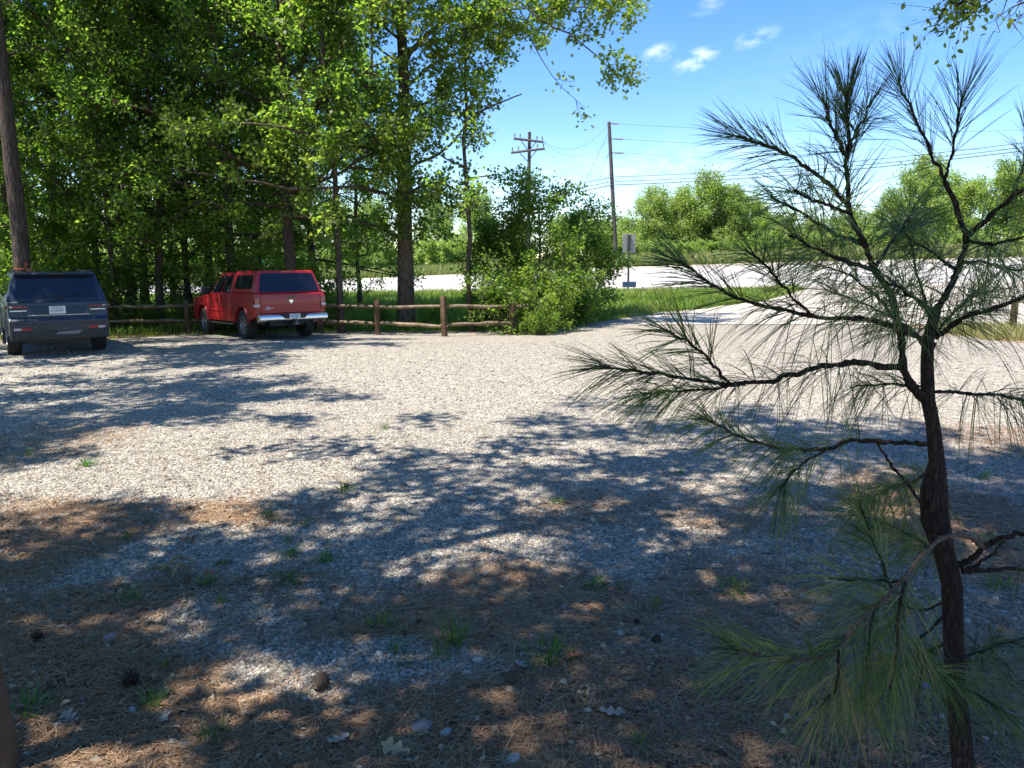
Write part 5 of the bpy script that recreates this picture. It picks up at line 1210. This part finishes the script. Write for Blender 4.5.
# weed tufts growing in the gravel
def tuft_mesh(seed, n, h, spread, w, mat, lean=.6):
    rs = np.random.RandomState(seed); a = rs.rand(n) * 6.28; r_ = spread * rs.rand(n) ** .7
    X, Y = r_ * np.cos(a), r_ * np.sin(a); H = h * (.45 + .65 * rs.rand(n)); m = n
    s_ = np.stack([-np.sin(a), np.cos(a), 0 * a], 1); out = np.stack([np.cos(a), np.sin(a), 0 * a], 1) + rs.randn(n, 3) * .4
    L = lean * (.4 + rs.rand(n))
    b = np.stack([X, Y, 0 * X - .01], 1); W_ = w * (.6 + .8 * rs.rand(n))
    mid = b + out * (H * L * .35)[:, None] + np.array([0, 0, 1]) * (H * .6)[:, None]; tip = b + out * (H * L)[:, None] + np.array([0, 0, 1]) * (H * .85)[:, None]
    V = np.stack([b - s_ * W_[:, None] * .6, b + s_ * W_[:, None] * .6, mid + s_ * W_[:, None], mid - s_ * W_[:, None], tip], 1); k = np.arange(m)[:, None] * 5
    return mesh_np('weed_tuft', V.reshape(-1, 3), [k + np.array([[0, 1, 2, 3]]), k + np.array([[3, 2, 4]])], M['weed'], False, [('tint', 'FACE', np.tile(np.clip(.5 + rs.randn(m) * .25, 0, 1), 2))])
TU = [tuft_mesh(1, 80, .15, .07, .0020, None), tuft_mesh(2, 70, .07, .08, .0045, None, 1.1), tuft_mesh(3, 40, .09, .05, .0022, None, .8), tuft_mesh(4, 110, .08, .12, .0038, None, .9)]
tufts = [
    (453, 640, 0, 1.15, 'tallest grassy weed tuft standing in the shaded straw'), (382, 625, 1, .95, 'dark green weed rosette beside the clean gravel patch'), (395, 648, 2, .85, 'yellowish grass sprig beside the clean gravel patch'), (440, 655, 2, 1.0, 'small light sprig at the foot of the tallest weed tuft'),
    (548, 655, 3, 1.05, 'broad low weed clump beside a curled pale leaf'), (733, 588, 3, .95, 'bright low weed clump left of the sapling'), (592, 583, 1, .9, 'flat green weed on reddish straw in the middle'), (620, 585, 2, .8, 'pale flat sprig right beside the flat green weed'), (655, 602, 2, .8, 'small sprig on the reddish straw in the middle'),
    (22, 712, 1, 1.15, 'dark weed rosette beside the timber post'), (152, 705, 0, .75, 'weed tuft growing behind the brown pine cone'), (215, 738, 2, 1.1, 'weed sprig near the bottom edge'), (165, 664, 2, .7, 'tiny yellow green sprig on dark soil'), (133, 598, 2, 1.0, 'thin dark weed sprig below the curled bark strips'),
    (210, 580, 1, .85, 'dark flat weed beside a rust coloured leaf'), (222, 600, 2, .85, 'light green sprig below the rust coloured leaf'), (290, 577, 3, .8, 'flat weed clump between straw and gravel'), (328, 556, 1, .9, 'green weed on the gravel behind the straw band'), (293, 551, 1, .75, 'small weed at the edge of the straw band'), (270, 515, 2, 1.0, 'yellow sprig on the sunlit straw band'), (288, 538, 2, .8, 'sprig just below the sunlit straw band'), (305, 523, 2, .8, 'lone sprig at the bright end of the straw band'),
    (128, 535, 2, .8, 'little sprig on the sunlit straw'), (222, 560, 1, .6, 'small round weed near the curled bark strips'), (85, 462, 1, 1.0, 'weed at the shaded gravel beside the straw'), (30, 452, 2, 1.1, 'sprig at the picture edge on the shaded gravel'), (385, 425, 2, 1.2, 'lone sprig far out on the bright gravel'), (345, 487, 3, .7, 'pale yellow weed on the bright gravel above the straw band'), (560, 500, 1, .8, 'small weed out on the shaded gravel'), (680, 470, 2, .9, 'small sprig behind the sapling branch tips'),
    (870, 640, 2, .9, 'sprig among the lower sapling needles'), (990, 540, 3, .9, 'weed patch behind the sapling trunk'), (1000, 585, 1, .9, 'weed below the bare lower sapling limb'), (985, 475, 2, 1.1, 'yellowish sprig behind the sapling trunk swelling'), (640, 745, 2, .8, 'faint sprig near the bottom edge'), (700, 690, 2, .8, 'thin sprig below the sapling needle tips')]
for (px, py, k, s, lab) in tufts:
    g = T(px, py + 4); o = part('weed_tuft', TU[k], None); o.location = g; o.rotation_euler = (0, 0, gr.rand() * 6.28); o.scale = (s,) * 3
    tag(o, lab, 'weed', 'weeds growing through the gravel')

# pine cones
def cone_mesh(seed, L, w, closed=.5):
    rs = np.random.RandomState(seed); n = 60; i = np.arange(n); t = (i + .5) / n; a = i * 2.39996
    prof = w * np.sin(np.pi * (t * .86 + .10)) ** .8
    c = np.stack([prof * .45 * np.cos(a), prof * .45 * np.sin(a), L * t], 1); out = np.stack([np.cos(a), np.sin(a), .6 * (1 - closed) + .5 * t + .1], 1)
    tan = np.stack([-np.sin(a), np.cos(a), 0 * a], 1); out = nrm(out); sl = prof * .95 + .006; sw = prof * .24 + .002
    V = np.stack([c - tan * sw[:, None] * .5, c + tan * sw[:, None] * .5, c + out * (sl * .7)[:, None] + tan * sw[:, None], c + out * sl[:, None] - np.array([0, 0, .002]), c + out * (sl * .7)[:, None] - tan * sw[:, None]], 1)
    F = (np.arange(n)[:, None] * 5 + np.array([[0, 1, 2, 3, 4]]))
    tv, tf = tube_arrays([(np.stack([0 * t[::6], 0 * t[::6], L * np.linspace(0, 1, len(t[::6]))], 1), prof[::6] * .5 + .002, 8)])
    return mesh_np('pine_cone', np.concatenate([V.reshape(-1, 3), tv]), [F, tf + n * 5], simple('cone_scale', (.075, .05, .035), .85, noise=.4, nscale=60))
CN = [cone_mesh(1, .085, .034), cone_mesh(2, .07, .033, .9)]
for (px, py, k, s, rx, lab) in [(316, 697, 0, 1.05, 1.2, 'dark open pine cone at the edge of the clean gravel patch'), (122, 688, 1, 1.15, 1.3, 'brown closed pine cone on dark soil near the timber post'), (512, 688, 0, .8, 1.4, 'half buried dark pine cone below the curled pale leaf'), (641, 626, 1, .6, 1.3, 'small brown pine cone right of the broad weed clump'), (655, 640, 0, .6, 1.5, 'small dark pine cone on grey stones beside another cone'), (43, 639, 1, .8, 1.3, 'grey brown pine cone in the shade at the picture edge')]:
    g = T(px, py); o = part('pine_cone', CN[k], None); o.location = g + [0, 0, .026 * s]; o.rotation_euler = (rx, .1, gr.rand() * 6.28); o.scale = (s,) * 3
    tag(o, lab, 'pine cone', 'pine cones on the ground')

# sticks, curled leaves, bark strips, stones, bottle cap
def stick(px0, py0, px1, py1, r, mat, lab):
    a, b = T(px0, py0), T(px1, py1); t = np.linspace(0, 1, 7)[:, None]; q = a + (b - a) * t; q[:, 2] += r + .004; q[1:-1] += gr.randn(5, 3) * .006 * np.array([1, 1, .3])
    tag(part('stick', wood_mesh('stick', [(q, np.linspace(r, r * .6, 7), 6)], mat), None), lab, 'stick')
M['bleached'] = simple('bleached_wood', (.33, .24, .17), .8, noise=.3, nscale=20)
stick(430, 729, 478, 715, .006, M['twig'], 'thin dark stick lying by a blue grey stone')
stick(587, 689, 590, 710, .009, M['bleached'], 'short pale tan stick lying on dark soil')
stick(670, 571, 735, 569, .004, M['twig'], 'thin straight twig on the gravel behind the sapling needles')
def curled_leaf(seed, L, wd):
    rs = np.random.RandomState(seed); n = 29; u = np.linspace(-1, 1, n); vv = np.linspace(-1, 1, 5)
    lob = (.28 + .85 * np.abs(np.sin(u * 4.9 + .9)) ** 1.5) * (1 - u * u) ** .5 * (1 - .25 * u)
    U, V_ = np.meshgrid(u, vv, indexing='ij'); Xc = U * L / 2; Yc = V_ * lob[:, None] * wd / 2
    Zc = .012 + .35 * np.abs(Yc) ** 1.2 * 2.2 * (.5 + .5 * rs.rand()) + .16 * L * U * U * rs.rand() + rs.randn(n, 5) * .0015
    return grid_mesh('dead_leaf', Xc, Yc, Zc, None, None, True)
LF = [curled_leaf(1, .12, .07), curled_leaf(2, .10, .065)]
lm = [simple('tan_dead_leaf', (.32, .24, .13), .75, noise=.35, nscale=30), simple('pale_dead_leaf', (.30, .25, .20), .75, noise=.35, nscale=30), simple('rust_dead_leaf', (.28, .09, .04), .75, noise=.25, nscale=30)]
for me in LF: me.materials.clear(); me.materials.append(lm[0])
for (px, py, k, mi, s, lab) in [(405, 666, 0, 0, 1.15, 'yellowish lobed dead leaf on the clean gravel patch edge'), (521, 671, 0, 1, .95, 'curled pale dead leaf beside the broad weed clump'), (190, 542, 1, 2, 1.5, 'rust coloured dead leaf on the sunlit straw'), (211, 577, 1, 2, 1.0, 'rust coloured dead leaf beside a dark flat weed'), (575, 662, 1, 2, 1.1, 'reddish dead leaf beside the broad weed clump'), (338, 747, 0, 1, 1.0, 'pale dead leaf near the bottom edge below the dark cone'), (165, 722, 1, 1, 1.0, 'whitish dead leaf on dark soil below the brown cone'), (612, 718, 0, 1, 1.0, 'pale star shaped dead leaf right of the tan stick'), (395, 755, 0, 0, 1.1, 'brown dead leaf at the bottom edge'), (540, 653, 1, 0, .8, 'tan dead leaf above the curled pale leaf'), (575, 578, 1, 0, .9, 'greyish curled leaf on straw beside the flat green weed'), (70, 722, 1, 1, 1.0, 'light dead leaf next to the dark weed rosette'), (345, 488, 0, 0, 1.6, 'yellow dead leaf out on the bright gravel')]:
    me = LF[k].copy(); me.materials.clear(); me.materials.append(lm[mi])
    g = T(px, py); o = part('dead_leaf', me, None); o.location = g + [0, 0, .012]; o.rotation_euler = (gr.randn() * .2, gr.randn() * .2, gr.rand() * 6.28); o.scale = (s,) * 3
    tag(o, lab, 'dead leaf', 'dead leaves lying on the ground')
bs = [(138, 580, 168, 572), (150, 575, 178, 580), (165, 572, 196, 569), (172, 585, 190, 579), (160, 580, 186, 572)]
for i, (a0, b0, a1, b1) in enumerate(bs):
    A_, B_ = T(a0, b0), T(a1, b1); n = 9; u = np.linspace(0, 1, n); c = A_ + (B_ - A_) * u[:, None]; c[:, 2] += .02 + .05 * np.sin(np.pi * u) * (.4 + .3 * i % 1.0) + .008 * i
    side = nrm(np.cross(B_ - A_, [0, 0, 1.])); wd = .022 * np.sin(np.pi * np.clip(u * .94 + .03, 0, 1)) ** .6
    th = np.linspace(-1, 1, 5)
    G = c[:, None, :] + side[None, None, :] * (wd[:, None] * np.sin(th * 1.1)[None])[..., None]; G[..., 2] += (wd[:, None] * (1 - np.cos(th * 1.1))[None]) * 1.2
    o = part('bark_strip', grid_mesh('bark_strip', G[..., 0], G[..., 1], G[..., 2], simple('olive_bark_strip', (.22, .17, .08), .8, noise=.35, nscale=25)), None)
    tag(o, ['long olive brown curled bark strip at the outer end of the dry heap', 'short curled bark strip in the middle of the dry heap', 'curled bark strip at the far end of the dry heap by the straw', 'lone curled bark strip lying in front of the dry heap', 'uppermost curled bark strip lying across the dry heap'][i], 'bark strip', 'heap of curled bark strips')
def stone(px, py, s, mat, lab, seed):
    bm = bmesh.new(); bmesh.ops.create_icosphere(bm, subdivisions=2, radius=1); rs = np.random.RandomState(seed); pl_ = nrm(rs.randn(9, 3)); dd = .55 + .35 * rs.rand(9)
    for v_ in bm.verts:
        p_ = np.array(v_.co)
        for a, d in zip(pl_, dd):
            e = p_ @ a - d
            if e > 0: p_ = p_ - a * e
        v_.co = Vector(p_ * np.array([1.2, .85, .6]) * s)
    o = part('stone', done('stone', bm, mat, 0, smooth=False), None); o.location = T(px, py) + [0, 0, s * .3]; o.rotation_euler = (0, 0, rs.rand() * 6); tag(o, lab, 'stone')
st = simple('grey_stone', (.11, .115, .125), .8, noise=.25, nscale=30, bump=.3); st2 = simple('pale_stone', (.24, .23, .22), .8, noise=.2, nscale=30, bump=.3)
stone(424, 731, .050, st, 'large blue grey stone at the end of the thin dark stick', 1); stone(446, 736, .032, st2, 'pale flat stone leaning on the blue grey stone', 2)
stone(110, 641, .040, st, 'dark grey stone on the straw at the shaded edge', 3); stone(514, 764, .035, st2, 'pale stone at the very bottom edge', 4); stone(185, 748, .03, st, 'grey stone near the bottom below the brown cone', 5); stone(133, 713, .03, st2, 'small pale stone in front of a weed tuft', 6)
bm = bmesh.new(); bm_lathe(bm, [(.0, .016), (.012, .016), (.0145, .013), (.015, .0), (.0138, .0), (.0125, .012), (0, .012)], (0, 0, 0), 24, 'z')
o = part('bottle_cap', done('bottle_cap', bm, simple('blue_plastic', (.02, .13, .55), .4)), None); o.location = T(924, 691) + [0, 0, .006]; o.rotation_euler = (.4, .2, 0); o.scale = (1.2,) * 3; tag(o, 'small bright blue plastic bottle cap on litter beside the sapling trunk', 'bottle cap')

# ------------------------------------------------------------------ sun, sky, camera
sun_v = TO_SUN * math.cos(SUN_ELEV) + np.array([0, 0, math.sin(SUN_ELEV)])
ld = bpy.data.lights.new('sun', 'SUN'); ld.energy = SUN_E; ld.angle = R(.53); ld.color = (1.0, .955, .88)
lo_ = bpy.data.objects.new('sun', ld); link(lo_); lo_.rotation_euler = Vector(sun_v).to_track_quat('Z', 'Y').to_euler(); lo_.location = (0, 0, 30)
w = bpy.data.worlds.new('World'); SC.world = w; w.use_nodes = True; nt = w.node_tree; nt.nodes.clear(); L = nt.links
wo = N(nt, 'ShaderNodeOutputWorld'); bg = N(nt, 'ShaderNodeBackground'); bg.inputs['Strength'].default_value = SKY_S
sky = N(nt, 'ShaderNodeTexSky'); sky.sky_type = 'NISHITA'; sky.sun_disc = False; sky.sun_elevation = SUN_ELEV; sky.sun_rotation = math.atan2(sun_v[0], sun_v[1]); sky.altitude = 100; sky.air_density = 1.0; sky.dust_density = .1; sky.ozone_density = 3.0
tc = N(nt, 'ShaderNodeTexCoord')
hs = N(nt, 'ShaderNodeHueSaturation'); hs.inputs['Hue'].default_value = SKY_HUE; hs.inputs['Saturation'].default_value = SKY_SAT; hs.inputs['Value'].default_value = SKY_VAL; L.new(sky.outputs[0], hs.inputs['Color'])
col = hs.outputs[0]
mpn = N(nt, 'ShaderNodeMapping'); mpn.inputs['Scale'].default_value = (26, 26, 60); L.new(tc.outputs['Generated'], mpn.inputs[0])
nz = N(nt, 'ShaderNodeTexNoise'); nz.inputs['Scale'].default_value = 1.5; nz.inputs['Detail'].default_value = 7; L.new(mpn.outputs[0], nz.inputs[0])
def wisp(px, py, wpx, hpx, slope, amt):
    global col
    d = nrm(ray(px, py)); r_ = nrm(np.cross(d, [0, 0, 1])); u_ = np.cross(r_, d); c, s_ = math.cos(slope), math.sin(slope)
    a1 = (c * r_ + s_ * u_) * FPX / wpx; a2 = (-s_ * r_ + c * u_) * FPX / hpx
    def dot(vv):
        n = N(nt, 'ShaderNodeVectorMath', operation='DOT_PRODUCT'); L.new(tc.outputs['Generated'], n.inputs[0]); n.inputs[1].default_value = tuple(vv); return n.outputs['Value']
    q = math_(nt, 'ADD', math_(nt, 'POWER', math_(nt, 'ABSOLUTE', dot(a1)), 2), math_(nt, 'POWER', math_(nt, 'ABSOLUTE', dot(a2)), 2))
    f = math_(nt, 'SUBTRACT', 1.0, q, True); front = math_(nt, 'GREATER_THAN', dot(d), 0)
    f = math_(nt, 'MULTIPLY', math_(nt, 'MULTIPLY', f, front), math_(nt, 'MULTIPLY', math_(nt, 'SUBTRACT', nz.outputs[0], .40), 3.2, True), True)
    col = mixc(nt, math_(nt, 'MULTIPLY', f, amt), col, CLOUD)
for a in ((695, 60, 26, 10, .35, .6), (659, 53, 17, 10, .3, .45), (757, 37, 24, 9, .3, .3), (715, 3, 26, 9, .3, .2), (650, 168, 200, 26, .05, .2), (900, 30, 160, 30, .2, .06)): wisp(*a)
L.new(col, bg.inputs[0]); L.new(bg.outputs[0], wo.inputs[0])

cd = bpy.data.cameras.new('camera'); cd.sensor_width = 36; cd.lens = FPX / 1024 * 36; cd.clip_end = 3000; cd.clip_start = .05
co = bpy.data.objects.new('camera', cd); link(co); co.location = (0, 0, CAM_H); co.rotation_euler = (R(90) - PITCH, 0, 0); SC.camera = co
SC.view_settings.view_transform = 'Standard'; SC.view_settings.look = 'None'; SC.view_settings.gamma = 1; SC.view_settings.use_curve_mapping = False; SC.view_settings.exposure = EXPO
SC.render.engine = 'CYCLES'; cy = SC.cycles
cy.max_bounces = 6; cy.diffuse_bounces = 3; cy.glossy_bounces = 3; cy.transmission_bounces = 4; cy.transparent_max_bounces = 4; cy.caustics_reflective = False; cy.caustics_refractive = False
cy.use_denoising = True; cy.sample_clamp_indirect = 6
